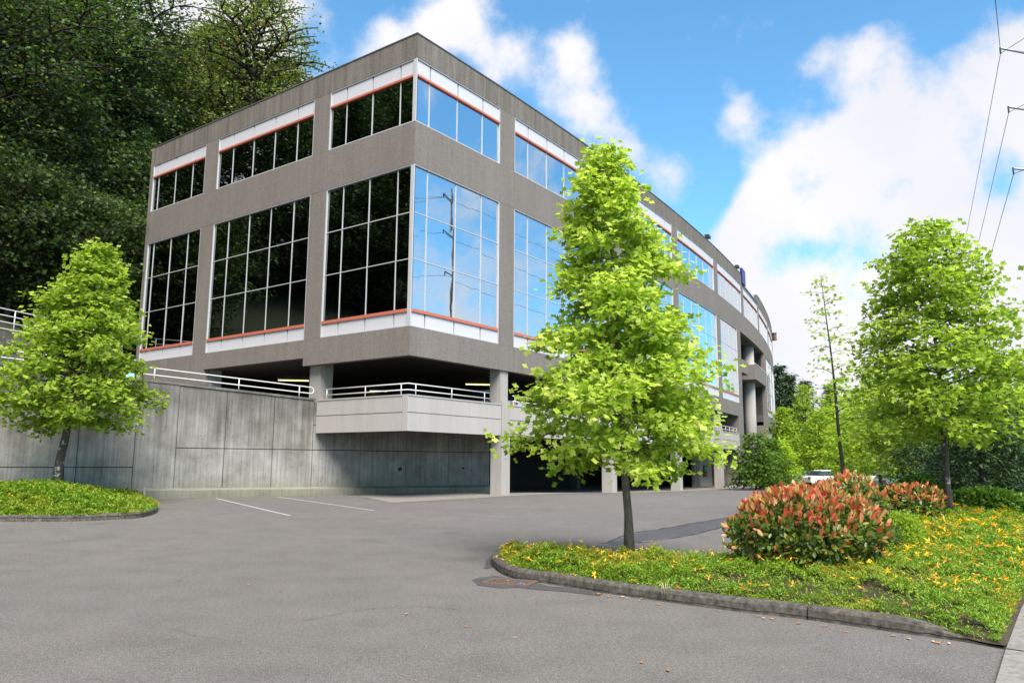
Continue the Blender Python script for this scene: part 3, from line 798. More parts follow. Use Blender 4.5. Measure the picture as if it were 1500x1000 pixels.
railing('guard_rail', f2, [0, .33, .66, 1, 1.25, 1.5, 1.75, 1.98], [0, .16, .33, .5, .66, .83, 1, 1.25, 1.5, 1.75, 1.97], 1.1, [.15, .47, .79], None,
        'upper four bar white pipe railing on the terrace wall at the far left edge', 'railing', ends=False, r=.03)

# ================================================================== OFFICE BUILDING
B = empty('office_building', C0)
tag(B, 'long curved four storey concrete office building with banded mirror windows and open parking deck below', 'building')
def part(mb, name, mat, parent=None, **k): return mb.build(name, mat, parent or B, **k)
PB = [(0, 6.12), (7.35, 17.35), (18.6, 28.7), (29.9, 39.85), (41.1, 51.1), (52.4, 62.1), (63.3, 73.5), (74.7, 84.9), (86.1, 96.3)]
PBL = [(0, 5.67), (6.8, 14.87), (16.05, LEND)]
LOWB = [(0, 6.12), (7.35, 17.35), (18.6, 28.7), (29.9, 40.3), (41.6, 48.3), (69.2, 77.6), (78.8, 88.6), (89.8, 99.0)]
G = .009
def band(name, side, s0, s1, z0, z1, cuts, mat, th=.34, o0=0.0):
    mb = MB(); c = [s0]+[q for q in cuts if s0+.05 < q < s1-.05]+[s1]
    for i, (a, b) in enumerate(zip(c[:-1], c[1:])):
        mb.fbox(side, a+(G if i else 0), b-(G if i < len(c)-2 else 0), o0, th, z0, z1)
    return part(mb, name, mat)
cR = sorted([q for ab in PB for q in ab][1:]); cL = [5.67, 6.8, 14.87, 16.05]
band('parapet', 'R', 0, 51.6, ZT3, ZP, cR, M['parapet']); band('parapet', 'R', 51.6, 62.2, ZT3, ZT3+.28, cR, M['black'])
band('parapet', 'R', 62.2, SEND, ZT3, ZP, cR, M['parapet'])
band('parapet', 'L', .34, LEND, ZT3, ZP, cL, M['parapet'])
band('wall_band', 'R', 0, SEND, ZT2, ZB3, cR, M['facade']); band('wall_band', 'L', .34, LEND, ZT2, ZB3, cL, M['facade'])
band('fascia', 'R', 0, 50.0, ZF, ZB2, cR, M['facade']); band('fascia', 'R', 66.9, SEND, ZF, ZB2, cR, M['facade'])
band('fascia', 'L', .34, 6.8, ZF, ZB2, [5.67], M['facade']); band('fascia', 'L', 6.8+G, 14.87, 6.32, ZB2, [], M['facade'])
band('fascia', 'L', 14.87+G, LEND, 5.5, ZB2, [16.05], M['facade'])
mb = MB()
for sd, a, b in (('R', -.03, 51.6), ('R', 62.2, SEND)): mb.fbox(sd, a, b, -.03, .37, ZP+.002, ZP+.05)
mb.fbox('L', .37, LEND+.03, -.03, .37, ZP+.002, ZP+.05)
part(mb, 'coping', M['flashing'])
def pier(side, a, b, z0, z1, th=.34, mat='facade'):
    mb = MB(); mb.fbox(side, a, b, .004, th, z0+G, z1-G); part(mb, 'pier', M[mat])
for bs in (PB,):
    for (a, b), (c, d) in zip(bs[:-1], bs[1:]): pier('R', b, c, ZB3, ZT3)
pier('R', 96.3, SEND, ZB3, ZT3)
for (a, b), (c, d) in zip(LOWB[:4], LOWB[1:5]): pier('R', b, c, ZB2, ZT2)
pier('R', 48.3, 50.0, ZB2, ZT2); pier('R', 66.9, 69.2, ZB2, ZT2, 1.2)
for (a, b), (c, d) in zip(LOWB[5:-1], LOWB[6:]): pier('R', b, c, ZB2, ZT2)
pier('R', 99, SEND, ZB2, ZT2)
for (a, b), (c, d) in zip(PBL[:-1], PBL[1:]): pier('L', b, c, ZB3, ZT3); pier('L', b, c, ZB2, ZT2)

def window(side, s0, s1, za, zb, tall, glass, offs=None, firstlast=1.32):
    L = s1-s0
    if offs is None:
        k = max(1, round((L-2*firstlast)/1.85)); w = (L-2*firstlast)/k
        ms = [s0+firstlast+w*i for i in range(k+1)]
    else: ms = [s0+q for q in offs]
    cols = [s0]+ms+[s1]
    if tall: rows = [za+.76, 10.08, 12.12, zb-.05]; strip = (za+.62, za+.76); pan = (za+.05, za+.62)
    else: rows = [za+.05, zb-.83]; strip = (zb-.83, zb-.73); pan = (zb-.73, zb-.05)
    mb = MB(); o = .10
    for i in range(len(cols)-1):
        for j in range(len(rows)-1):
            e = [random.gauss(0, .0045) for _ in range(4)]
            mb.add([fac(side, cols[i]+.01, o+e[0], rows[j]), fac(side, cols[i+1]-.01, o+e[1], rows[j]), fac(side, cols[i+1]-.01, o+e[2], rows[j+1]), fac(side, cols[i]+.01, o+e[3], rows[j+1])], [(0, 1, 2, 3)])
    if side == 'L': mb.f = [tuple(reversed(f)) for f in mb.f]
    w = mb.build('window', glass, B, recalc=False)
    mb = MB(); b = .045
    o0, o1 = .012, .14
    mb.fbox(side, s0+G, s1-G, o0, o1, za+.003, za+b); mb.fbox(side, s0+G, s1-G, o0, o1, zb-b, zb-.003)
    e0 = 0 if s0 == 0 else G
    z0_, z1_ = za+b, zb-b
    if s0 == 0: mb.fbox(side, .012 if side == 'R' else .141, .075 if side == 'R' else .20, o0, o1, z0_, z1_)
    else: mb.fbox(side, s0+G, s0+b+G, o0, o1, z0_, z1_)
    mb.fbox(side, s1-b-G, s1-G, o0, o1, z0_, z1_)
    glz = rows[0], rows[-1]
    for q in ms:
        zz = [(glz[0]+.0, min(glz[1], zb-b))]
        mb.fbox(side, q-.018, q+.018, .07, o1, max(zz[0][0], z0_), min(zz[0][1], z1_))
    if tall:
        cc = [s0+b+G if s0 else .08]+[q for q in ms]+[s1-b-G]
        for zz in (10.08, 12.12):
            for a, c in zip(cc[:-1], cc[1:]):
                mb.fbox(side, a+(.019 if a in ms else 0), c-(.019 if c in ms else 0), .073, o1, zz-.018, zz+.018)
    mb.build('frame', M['alu'], w)
    mb = MB(); mb.fbox(side, (s0+b+G) if s0 else (.08 if side == 'R' else .21), s1-b-G, .0, .139, strip[0]+.002, strip[1]-.002)
    mb.build('accent_strip', M['orange'], w)
    mb = MB(); cc = [s0 if s0 else .08]+ms+[s1]
    for a, c in zip(cc[:-1], cc[1:]): mb.fbox(side, a+.042, c-.042, .06, .139, pan[0]+.002, pan[1]-.002)
    mb.build('spandrel_panel', M['panel'], w)
    return w
for i, (a, b) in enumerate(PB): window('R', a, b, ZB3, ZT3, False, M['glass'], [.95, 2.86, 4.75] if i == 0 else None)
for i, (a, b) in enumerate(LOWB): window('R', a, b, ZB2, ZT2, True, M['glass'], [.95, 2.86, 4.75] if i == 0 else None)
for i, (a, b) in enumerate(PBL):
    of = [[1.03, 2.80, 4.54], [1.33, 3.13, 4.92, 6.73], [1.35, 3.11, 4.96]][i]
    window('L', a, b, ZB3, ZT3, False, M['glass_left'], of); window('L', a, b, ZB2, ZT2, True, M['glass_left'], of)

def plan(off, back=LEND, s0=None, s1=SEND):
    s0 = off if s0 is None else s0
    out = [fac('R', s, off, 0) for s in np.linspace(s0, s1, 60)]
    bk = [fac('R', s, back, 0) for s in np.linspace(s1, 0, 40)]
    bk = [p for p in bk if (p-C0).dot(dR) > off+.2]
    return out+bk+[C0+dR*off+dL*back]
def strip_prism(mb, off, back, s0, s1, z0, z1):
    mb.fbox('R', s0, s1, off, back, z0, z1, step=3)
# core (opaque inside of the office floors) and roof
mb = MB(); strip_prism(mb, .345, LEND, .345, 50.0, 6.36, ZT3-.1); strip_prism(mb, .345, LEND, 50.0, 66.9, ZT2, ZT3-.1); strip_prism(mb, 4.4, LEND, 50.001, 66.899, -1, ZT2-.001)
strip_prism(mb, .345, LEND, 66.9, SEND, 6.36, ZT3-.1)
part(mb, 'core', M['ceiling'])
mb = MB(); mb.fbox('R', .345, SEND, .345, LEND-.01, ZT3-.095, ZT3+.3, step=3); part(mb, 'roof', M['flashing'])
mb = MB(); mb.fbox('R', 0, SEND, LEND+.0, LEND+.3, 3.9, ZP, step=3); part(mb, 'rear_wall', M['facade'])
# ground-level masses
mb = MB(); strip_prism(mb, .345, LEND, 70, SEND, -1, 6.3); part(mb, 'ground_floor_wall', M['facade'])
mb = MB(); mb.fbox('R', 66.9, 69.0, 0.0, 1.2, -1, ZF-.003); part(mb, 'pier', M['facade'])
mb = MB(); mb.fbox('R', 47.75, 50.0, 0.0, 4.38, -1, ZF-.003); part(mb, 'end_pier', M['facade'])
# parking deck slab, lower floor
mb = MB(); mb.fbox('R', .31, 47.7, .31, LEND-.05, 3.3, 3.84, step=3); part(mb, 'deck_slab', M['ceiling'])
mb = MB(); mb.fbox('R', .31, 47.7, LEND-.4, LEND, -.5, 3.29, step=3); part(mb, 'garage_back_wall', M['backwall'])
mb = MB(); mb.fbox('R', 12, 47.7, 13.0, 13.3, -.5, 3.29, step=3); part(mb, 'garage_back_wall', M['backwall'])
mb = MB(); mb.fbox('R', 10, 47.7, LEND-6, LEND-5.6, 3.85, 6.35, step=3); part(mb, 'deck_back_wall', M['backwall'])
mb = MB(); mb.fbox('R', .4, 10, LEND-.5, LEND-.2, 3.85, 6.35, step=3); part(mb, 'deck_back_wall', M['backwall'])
# wall between garage and lobby with its door (pale panel seen behind the last columns)
mb = MB(); mb.fbox('R', 41.6, 47.6, 2.6, 2.9, -.6, 3.29, step=3); part(mb, 'garage_side_wall', M['column'])
mb = MB(); mb.fbox('R', 42.0, 43.1, 2.55, 2.597, -.38, 1.8); dd = part(mb, 'door', M['doorpaint'])
mb = MB(); mb.box(fac('R', 42.95, 2.5, .7), (.12, .06, .04), 0); mb.build('handle', M['alu'], dd)
def deckparapet(side, a, b):
    mb = MB()
    mb.fbox(side, a, b, 0, .3, 2.85, 3.585); mb.fbox(side, a, b, 0, .3, 3.625, 4.28); mb.fbox(side, a, b, .03, .29, 3.586, 3.624)
    mb.fbox(side, a, b, -.025 if a > .2 else -.025, .32, 4.282, 4.34)
    return part(mb, 'balcony_parapet', M['pale'])
CS = [6.72, 17.98, 29.25, 40.55]
deckparapet('R', 0, 6.36)
deckparapet('L', .325, 5.68)
for a, b in ((7.08, 17.64), (18.32, 28.9), (29.6, 40.2), (40.9, 47.7)): deckparapet('R', a, b)
for s in CS:
    mb = MB(); mb.fbox('R', s-.33, s+.33, -.035, .62, gz(*fac('R', s, 0, 0)[:2])-.1, 4.5); part(mb, 'column', M['column'])
    mb = MB(); mb.fbox('R', s-.31, s+.31, .10, .72, 4.503, 6.35); part(mb, 'column', M['column'])
mb = MB(); mb.fbox('L', 5.95, 6.7, .36, 1.1, 3.8, 6.35); part(mb, 'column', M['column'])
mb = MB(); mb.fbox('L', 14.9, 15.7, .36, 1.1, 3.8, 6.35); part(mb, 'column', M['column'])
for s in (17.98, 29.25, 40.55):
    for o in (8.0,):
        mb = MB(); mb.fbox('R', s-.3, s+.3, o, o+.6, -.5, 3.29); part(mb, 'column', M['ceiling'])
# ceiling beams of the garage
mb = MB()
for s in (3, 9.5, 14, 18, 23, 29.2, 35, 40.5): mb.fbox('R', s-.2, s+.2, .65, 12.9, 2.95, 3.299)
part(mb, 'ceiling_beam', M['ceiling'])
railing('railing', lambda t: fac('R', t, .15, 4.34), [.0+.15, 2.9, 5.62], [.6, 2.9, 5.25], .46, [.2], B, r=.024, ends=False)
railing('railing', lambda t: fac('L', t, .15, 4.34), [.15, 2.7, 5.45], [.55, 2.7, 5.2], .46, [.2], B, r=.024, ends=False)
for a, b in ((7.5, 17.3), (18.6, 28.6), (29.9, 39.9), (41.1, 47.4)):
    railing('railing', lambda t: fac('R', t, .15, 4.34), list(np.linspace(a, b, 6)), list(np.linspace(a+.2, b-.2, 5)), .46, [.2], B, r=.024, ends=False)
for side, s in (('R', 5.62), ('L', 5.45)):   # rounded rail ends
    pass
# lobby recess
mb = MB()
for k in range(10): mb.fbox('R', 50.4+k*1.6, 50.4+k*1.6+1.5, 4.3, 4.34, -.3, ZT2-.2)
cw = part(mb, 'curtain_wall', M['glass_dark'])
mb = MB()
for k in range(11): mb.fbox('R', 50.3+k*1.6-.04, 50.3+k*1.6+.04, 4.18, 4.299, -.3, ZT2-.1)
for z in (2.3, 4.7, 7.2, 9.6, 12.0): mb.fbox('R', 50.35, 66.4, 4.2, 4.298, z-.05, z+.05)
mb.build('mullion', M['alu'], cw)
for s, o, r_ in ((51.3, .9, .42), (60.6, 1.0, .62)):
    mb = MB(); p = fac('R', s, o, 0); mb.tube([p+Vector((0, 0, -1)), p+Vector((0, 0, ZT2))], r_, 28); part(mb, 'round_column', M['pale'], smooth=True)
mb = MB(); mb.fbox('R', 50.02, 53.0, -.12, 1.6, 10.25, 11.5); part(mb, 'balcony_beam', M['facade'])
mb = MB(); mb.fbox('R', 57.4, 66.89, -.15, 2.6, 10.3, 11.85); part(mb, 'balcony_beam', M['facade'])
mb = MB(); mb.fbox('R', 57.4, 66.85, -.1, -.06, 12.0, 12.05); mb.fbox('R', 57.4, 57.45, -.1, -.06, 11.85, 12.0); mb.fbox('R', 63, 63.05, -.1, -.06, 11.85, 12.0); part(mb, 'handrail', M['rail'])
# opening below the tower with pale frame
mb = MB(); mb.fbox('R', 70.5, 76, .30, .344, 2.4, 5.2); w = part(mb, 'entry_glazing', M['glass_dark'])
mb = MB()
for s in (70.5, 72.3, 74.1, 76): mb.fbox('R', s-.05, s+.05, .2, .299, 2.4, 5.2)
mb.build('mullion', M['alu'], w)

# things on and around the building
p = fac('R', 53.0, -.05, 0)
sg = empty('roof_sign', fac('R', 53.0, .1, ZT3)); tag(sg, 'dark blue sign panel seen edge on above the curved roofline', 'sign')
mb = MB(); mb.fbox('R', 51.75, 53.6, -.1, .12, ZT3+.3, ZP+.7); mb.build('panel', M['blue'], sg)
mb = MB(); mb.fbox('R', 52.2, 52.35, .0, .12, ZT3+.26, ZT3+.31); mb.fbox('R', 53.0, 53.15, .0, .12, ZT3+.26, ZT3+.31); mb.build('bracket', M['dark_metal'], sg)
def floodlight(s, label):
    e = empty('floodlight', fac('R', s, .17, ZP+.05)); tag(e, label, 'light', 'floodlights on the parapet')
    mb = MB(); mb.fbox('R', s-.05, s+.05, .1, .2, ZP+.05, ZP+.3); mb.build('bracket', M['alu'], e)
    mb = MB(); mb.fbox('R', s-.45, s+.25, -.1, .25, ZP+.3, ZP+.55); mb.build('head', M['dark_metal'], e)
floodlight(38.6, 'small dark floodlight on the parapet, nearer of the two'); floodlight(50.2, 'small floodlight on the parapet beside the blue sign, farther of the two')
q = aty(1133.5, 493, 112)
e = empty('wall_lantern', q); tag(e, 'small brown lantern sticking out from the far end of the curved top floor', 'light')
mb = MB(); mb.box(q, (.55, .55, .9), .6); mb.box(q+Vector((0, 0, .5)), (.7, .7, .08), .6); mb.box(q-Vector((0, 0, .5)), (.7, .7, .08), .6); mb.build('lantern_case', M['rust'], e)
mb = MB(); mb.tube([q+Vector((-.3, .1, 0)), q+Vector((-2.2, 1.2, 0))], .07, 6); mb.build('arm', M['dark_metal'], e)
bx = fac('R', 43.9, 2.55, .95)
bx = fac('R', 44.6, 2.52, .95)
e = empty('call_box', bx); tag(e, 'small green and red box mounted on the grey garage wall by the last column', 'call box')
rzb = math.atan2(dR.y, dR.x)
mb = MB(); mb.box(bx, (.75, .12, 1.0), rzb); mb.build('housing', M['dark_metal'], e)
mb = MB(); mb.box(bx-Vector(dL)*.07+Vector((0, 0, .18)), (.42, .04, .34), rzb); mb.build('green_face', M['green_box'], e)
mb = MB(); mb.box(bx-Vector(dL)*.07+Vector((0, 0, -.25)), (.42, .04, .24), rzb); mb.build('red_face', M['red_box'], e)
def striplight(px, py, label, L=1.5, z=6.22, rz=None):
    c = at(px, py, z); e = empty('ceiling_light', c, rz if rz is not None else 0.15); tag(e, label, 'light', 'strip lights under the office floor')
    mb = MB(); mb.box((0, 0, .06), (L+.1, .34, .08)); child(mb.build('housing', M['panel']), e)
    mb = MB(); mb.box((0, 0, 0), (L, .28, .05)); child(mb.build('diffuser', M['lamp']), e)
striplight(430, 557, 'lit yellow strip light on the deck ceiling above the retaining wall rail', 1.7)
striplight(703, 563, 'lit yellow strip light on the deck ceiling beside the corner column', 1.7)
striplight(549, 572.6, 'faint glowing strip standing for small light reflections under the deck ceiling behind the balcony rail', 1.6)  # added glowing strip imitates small light reflections under the ceiling
# small sign wall at the building's far end
e = aty(1143.5, 647, 92)
sw = empty('screen_wall', (e.x, e.y, gz(e.x, e.y))); tag(sw, 'low pale capped wall end jutting out past the far end of the building', 'wall')
mb = MB(); mb.box((e.x, e.y, 1.9), (1.2, .5, 5.0)); mb.build('wall', M['facade'], sw)
mb = MB(); mb.box((e.x, e.y, 4.45), (1.5, .7, .16)); mb.build('cap', M['pale'], sw)
# concrete apron and garage floor under the building
ap = [fac('R', s, -.75, 0) for s in np.linspace(-1.5, 49, 40)]+[fac('R', s, LEND-1, 0) for s in np.linspace(49, 12, 14)]+[w_at(21, .1), w_at(11, .1), w_at(8.5, 1.3)]
sheet('garage_floor', [(p.x, p.y) for p in ap], M['slab'], .012, step=1.5)
# walk and planted verge at the far end
vg = [fac('R', s, -1.6, 0) for s in np.linspace(50.3, 90, 20)]+[fac('R', s, -9, 0) for s in np.linspace(90, 53, 14)]
sheet('sidewalk', [(p.x, p.y) for p in vg], M['sidewalk'], .10, step=3)

# ================================================================== CARS
def make_car(name, label, paint, loc, rz, kind='saloon', group='cars parked in the far lot'):
    e = empty(name, loc, rz); tag(e, label, 'car', group)
    L, W = 4.6, 1.78
    if kind == 'saloon':
        low = [(-2.3, .45), (-2.25, .85), (-1.5, .97), (.9, .95), (2.0, .82), (2.3, .65), (2.3, .32), (-2.3, .32)]
        cab = [(-1.55, .96), (-.95, 1.42), (.15, 1.46), (1.0, .95)]
    else:
        low = [(-2.3, .5), (-2.3, 1.05), (-1.5, 1.08), (1.0, 1.05), (2.1, .95), (2.3, .75), (2.3, .38), (-2.3, .38)]
        cab = [(-2.22, 1.07), (-2.0, 1.72), (.2, 1.75), (1.05, 1.06)]
    def loft(mb, prof, w, inset, zlo, zhi, mi=0):
        n = len(prof); vs = []
        for sgn in (-1, 1):
            for x, z in prof:
                k = (z-zlo)/(zhi-zlo) if zhi > zlo else 0; vs.append((x*(1-.0), sgn*(w/2-inset*max(0, k)), z))
        fs = [tuple(range(n)), tuple(range(2*n-1, n-1, -1))]+[(i, n+i, n+(i+1) % n, (i+1) % n) for i in range(n)]
        mb.add(vs, fs, mi)
    mb = MB(); loft(mb, low, W, .1, .3, 1.1)
    b = mb.build('body', paint); child(b, e); m_ = b.modifiers.new('b', 'BEVEL'); m_.width = .06; m_.segments = 3
    top = max(z for x, z in cab)
    mb = MB(); loft(mb, cab, W-.16, .22, cab[0][1], top); g_ = mb.build('glazing', M['car_glass']); child(g_, e)
    rf = [(cab[1][0]-.04, top-.07), (cab[1][0]+.1, top+.02), (cab[2][0]-.05, top+.03), (cab[2][0]+.08, top-.05)]
    mb = MB(); loft(mb, rf, W-.52, .02, top-.1, top+.03); r_ = mb.build('roof', paint); child(r_, e)
    for x in (-1.4, 1.4):
        for y in (-1, 1):
            mb = MB(); mb.tube([(x, y*(W/2-.2), .32), (x, y*(W/2+.01), .32)], .32, 18); w_ = mb.build('wheel', M['tyre']); child(w_, e)
            mb = MB(); mb.tube([(x, y*(W/2-.05), .32), (x, y*(W/2+.02), .32)], .19, 12); child(mb.build('rim', M['grey_metal']), w_)
    for y in (-.62, .62):
        mb = MB(); mb.box((2.28, y, .66), (.1, .36, .14)); child(mb.build('headlight', M['alu']), e)
        mb = MB(); mb.box((-2.27, y, .78), (.1, .32, .16)); child(mb.build('tail_light', M['red_box']), e)
    return e
def g_at(px, Y, py=700):
    q = aty(px, py, Y); return Vector((q.x, q.y, gz(q.x, q.y)))
white = car_paint((.75, .75, .76)); silver = car_paint((.42, .44, .46)); blue = car_paint((.06, .10, .2)); darkp = car_paint((.03, .03, .035))
make_car('parked_car', 'white saloon car in the far lot, left of the slim tree', white, g_at(1211, 74), .25)
make_car('parked_car', 'white high backed car in the far lot, right of the slim tree', white, g_at(1268, 70), -.15, 'suv')
make_car('parked_car', 'silver car in the far lot, rightmost beside the dark evergreen', silver, g_at(1312, 62), .5)
make_car('parked_car', 'blue grey car in the far lot, leftmost of the parked row', blue, g_at(1178, 86), .3)
cdeck = fac('R', 6.5, 6.0, 3.845)
make_car('parked_car', 'dark car parked on the upper deck behind the balcony rail', darkp, cdeck, math.atan2(dL.y, dL.x)+.1, group='cars parked on the upper deck')
make_car('parked_car', 'white car parked on the upper deck, mostly hidden behind the balcony parapet', white, fac('R', 9.6, 3.4, 3.845)-Vector((0, 0, .0)), math.atan2(dL.y, dL.x)+.1, group='cars parked on the upper deck')

# ================================================================== UTILITY POLES AND WIRES
pX = Vector((29.5, 41.5, 0))
def pole(loc, label, arms, H):
    e = empty('utility_pole', loc); tag(e, label, 'utility pole', 'utility poles along the street')
    mb = MB(); mb.tube([loc, loc+Vector((0, 0, H))], [.14, .10], 14); mb.build('pole', M['wood'], e, smooth=True)
    tips = []
    for (tip, z) in arms:
        a = loc+Vector((0, 0, z+.35)); mb = MB(); mb.tube([a, tip], [.09, .055], 8); ao = mb.build('arm', M['grey_metal'], e, smooth=True)
        mb = MB(); mb.tube([tip+Vector((0, 0, .05)), tip-Vector((0, 0, .32))], .045, 8); mb.build('insulator', M['dark_metal'], ao); tips.append(tip-Vector((0, 0, .3)))
    return tips
tp = []
for (x, y) in ((1465, 71), (1477, 157), (1484, 247)): tp.append(aty(x, y, 40.2))
zz = [t.z for t in tp]
tipsA = pole(pX+Vector((.2, 0, 0)), 'tall wooden utility pole just outside the right edge, three grey arms reaching in', [(tp[i], zz[i]) for i in range(3)], zz[0]+1.6)
p2 = Vector((160, 305, -.4)); arms2 = [(p2+Vector((-2.2, -1, z)), z) for z in (27.5, 23.6, 19.8)]
tipsB = pole(p2, 'far wooden utility pole hidden behind the right hand tulip tree', arms2, 29)
p3 = Vector((29, -6, 0)); arms3 = [(p3+Vector((-2.0, .5, z)), z) for z in (25, 21.3, 17.8)]
tipsC = pole(p3, 'near wooden utility pole outside the frame, mirrored in the glass front', arms3, 26.5)
def wire(a, b, sag, label, r=.016):
    pts = [a.lerp(b, k/24)-Vector((0, 0, sag*4*(k/24)*(1-k/24))) for k in range(25)]
    c = pts[0].copy(); mb = MB(); mb.tube(pts, r, 5); shift(mb, c); o = mb.build('power_line', M['wire'], smooth=True); o.location = c
    tag(o, label, 'cable', 'power lines along the street')
nm = ('top', 'middle', 'lowest')
for i in range(3):
    wire(tipsA[i], tipsB[i], 7.0, f'thin power line running away from the {nm[i]} grey pole arm towards the far trees')
    wire(tipsA[i], tipsC[i], 1.6, f'thin power line passing overhead from the {nm[i]} grey pole arm towards the viewer')
q = aty(1452, -60, 22)
wire(tipsA[0], q+(q-tipsA[0])*1.2, .6, 'slim stay wire rising steeply from the top grey pole arm out of the frame', .016)

# ================================================================== VEGETATION
def scl(P): return P
# central tulip tree
base = at(922, 806, .24); base.z = island_z(base.x, base.y)-.03
def cprof(u):
    pts = [(0, 1.7), (.06, 2.25), (.2, 2.3), (.3, 1.9), (.45, 1.5), (.6, 1.2), (.75, .92), (.88, .55), (1, .12)]
    for (a, ra), (b, rb) in zip(pts[:-1], pts[1:]):
        if u <= b: return ra+(rb-ra)*(u-a)/(b-a)
    return .2
tree('tulip_tree', base, 'bright lime green tulip tree in the middle, rising from the tip of the flowering island', 'tree', 6.95, 1.38, lambda u: cprof(u)*.84, 96, 11, 'tulip', .094, M['tulip'], M['bark'],
     group='tulip trees', tilt=.75, sub=7, per=62, spread=.115, rise=.42, droop=.26, rt=.076, lean=(-.05, 0), wob=.012, twig=.45)
# left tulip tree
bl = aty(84, 712, 26.6); bl = Vector((bl.x, bl.y, lisl_z(bl.x, bl.y)-.05))
def lprof(u):
    pts = [(0, 1.6), (.1, 2.45), (.28, 2.5), (.5, 2.0), (.7, 1.35), (.88, .75), (1, .2)]
    for (a, ra), (b, rb) in zip(pts[:-1], pts[1:]):
        if u <= b: return ra+(rb-ra)*(u-a)/(b-a)
    return .2
tree('tulip_tree', bl, 'bright green tulip tree leaning slightly right, in front of the stained wall at left', 'tree', 8.5, 1.95, lprof, 100, 21, 'tulip', .14, M['tulip2'], M['bark_l'],
     group='tulip trees', tilt=.75, sub=7, per=31, spread=.15, rise=.42, droop=.26, rt=.16, lean=(.085, 0), twig=.45)
# right tulip tree
br_ = at(1393, 757, .27); br_.z = island_z(br_.x, br_.y)-.03
def rprof(u):
    pts = [(0, 1.7), (.12, 2.7), (.3, 2.75), (.5, 2.35), (.7, 1.8), (.85, 1.3), (.95, .8), (1, .3)]
    for (a, ra), (b, rb) in zip(pts[:-1], pts[1:]):
        if u <= b: return ra+(rb-ra)*(u-a)/(b-a)
    return .3
tree('tulip_tree', br_, 'large dense green tulip tree at right in front of the dark evergreen', 'tree', 8.0, 1.95, lambda u: rprof(u)*.82, 105, 31, 'tulip', .118, M['tulip2'], M['bark_l'],
     group='tulip trees', tilt=.75, sub=6, per=33, spread=.15, rise=.42, droop=.26, rt=.10, lean=(-.012, 0), wob=.02, twig=.45)
b2 = g_at(1345, 37); tree('tulip_tree', b2, 'lower green tulip tree filling the gap left of the large right hand one', 'tree', 6.6, 1.4, pyramid(3.0, .6, .25), 70, 33, 'tulip', .26, M['tulip2'], M['bark'],
     group='tulip trees', sub=5, per=8, spread=.22, rise=.45, droop=.25, rt=.12)
# slim sparse tree
sl = g_at(1237, 38)
sp = lambda u: 2.0*(.9-.62*u) if u > .1 else 1.5
tree('slim_tree', sl, 'tall slim sparse tree with a thin bare looking dark trunk against the white cloud', 'tree', 10.9, 3.4, sp, 30, 41, 'maple', .19, M['tulip2'], M['bark_d'],
     sub=4, per=9, spread=.24, rise=.55, droop=.2, rt=.11, lean=(-.055, 0), twig=.3)
# mid-distance bright trees
def mid_tree(px, Y, H, Rr, seed, label, mat='young', name='young_tree', size=.27, nb=80, per=9, base=.10, leaf='maple', group='bright young trees beyond the lot', sub=5, spread=.26):
    return tree(name, g_at(px, Y), label, 'tree', H, H*base, pyramid(Rr, .7, .25, .08), nb, seed, leaf, size, M[mat], M['bark_d'], group=group, sub=sub, per=per, spread=spread, rise=.5, droop=.2, rt=.13)
mid_tree(1203, 78, 7.2, 3.0, 51, 'bright pointed young tree beyond the white saloon car')
mid_tree(1232, 92, 12.0, 4.2, 52, 'tall bright tree directly behind the slim sparse tree')
mid_tree(1262, 66, 8.3, 3.1, 53, 'bright young tree just right of the slim trunk, above the parked cars')
mid_tree(1290, 58, 8.9, 3.4, 54, 'full bright tree left of the big right hand tulip tree')
mid_tree(1150, 84, 8.0, 2.6, 55, 'yellow green tree peeking out past the far end of the office')
mid_tree(1182, 104, 12.5, 3.6, 56, 'yellow green tree in front of the dark far conifers')
mid_tree(1320, 74, 12.0, 4.6, 57, 'tall loose tree behind the gap left of the large tulip tree')
mid_tree(1470, 60, 10, 4.5, 58, 'green tree behind the large tulip tree near the right edge')
mid_tree(1176, 90, 6.0, 3.2, 59, 'dull grey green rounded tree behind the parked cars', mat='mid', name='round_tree')
# dark conifer behind right tree
def conifer(name, loc, label, H, Rr, seed, mat='cedar', nb=150, size=.34, per=9, group=None, base=.04, spread=.2):
    return tree(name, loc, label, 'tree', H, H*base, lambda u: Rr*(1-u)**.8+.12, nb, seed, 'slim', size, M[mat], M['bark_d'], group=group, sub=6, per=per, spread=spread, rise=-.05, droop=.22, rt=.02*H, tilt=.35, sublen=.45)
conifer('evergreen_shrub', g_at(1440, 24.5), 'dark broad evergreen shrub behind the trunk of the large tulip tree', 4.5, 2.2, 61, nb=110, size=.17, per=30, spread=.11)
conifer('evergreen_shrub', g_at(1404, 27), 'dark narrow evergreen shrub left of the large tulip tree trunk', 3.7, 1.9, 62, nb=90, size=.17, per=30, spread=.11)
conifer('evergreen_shrub', g_at(1352, 31), 'dark evergreen shrub in the gap left of the large tulip tree, above the bronze bush', 3.6, 2.0, 66, nb=90, size=.17, per=26, spread=.12)
conifer('evergreen_shrub', g_at(1488, 28), 'dark evergreen shrub nearest the road at the right edge', 4.2, 1.5, 65, nb=100, size=.2, per=24, spread=.14)
pc, _ = conifer('conifer', g_at(1147, 118), 'dark pointed conifer beside the far end of the office', 17.0, 4.2, 63, size=.75, per=7, group='dark conifers on the skyline', spread=.35)
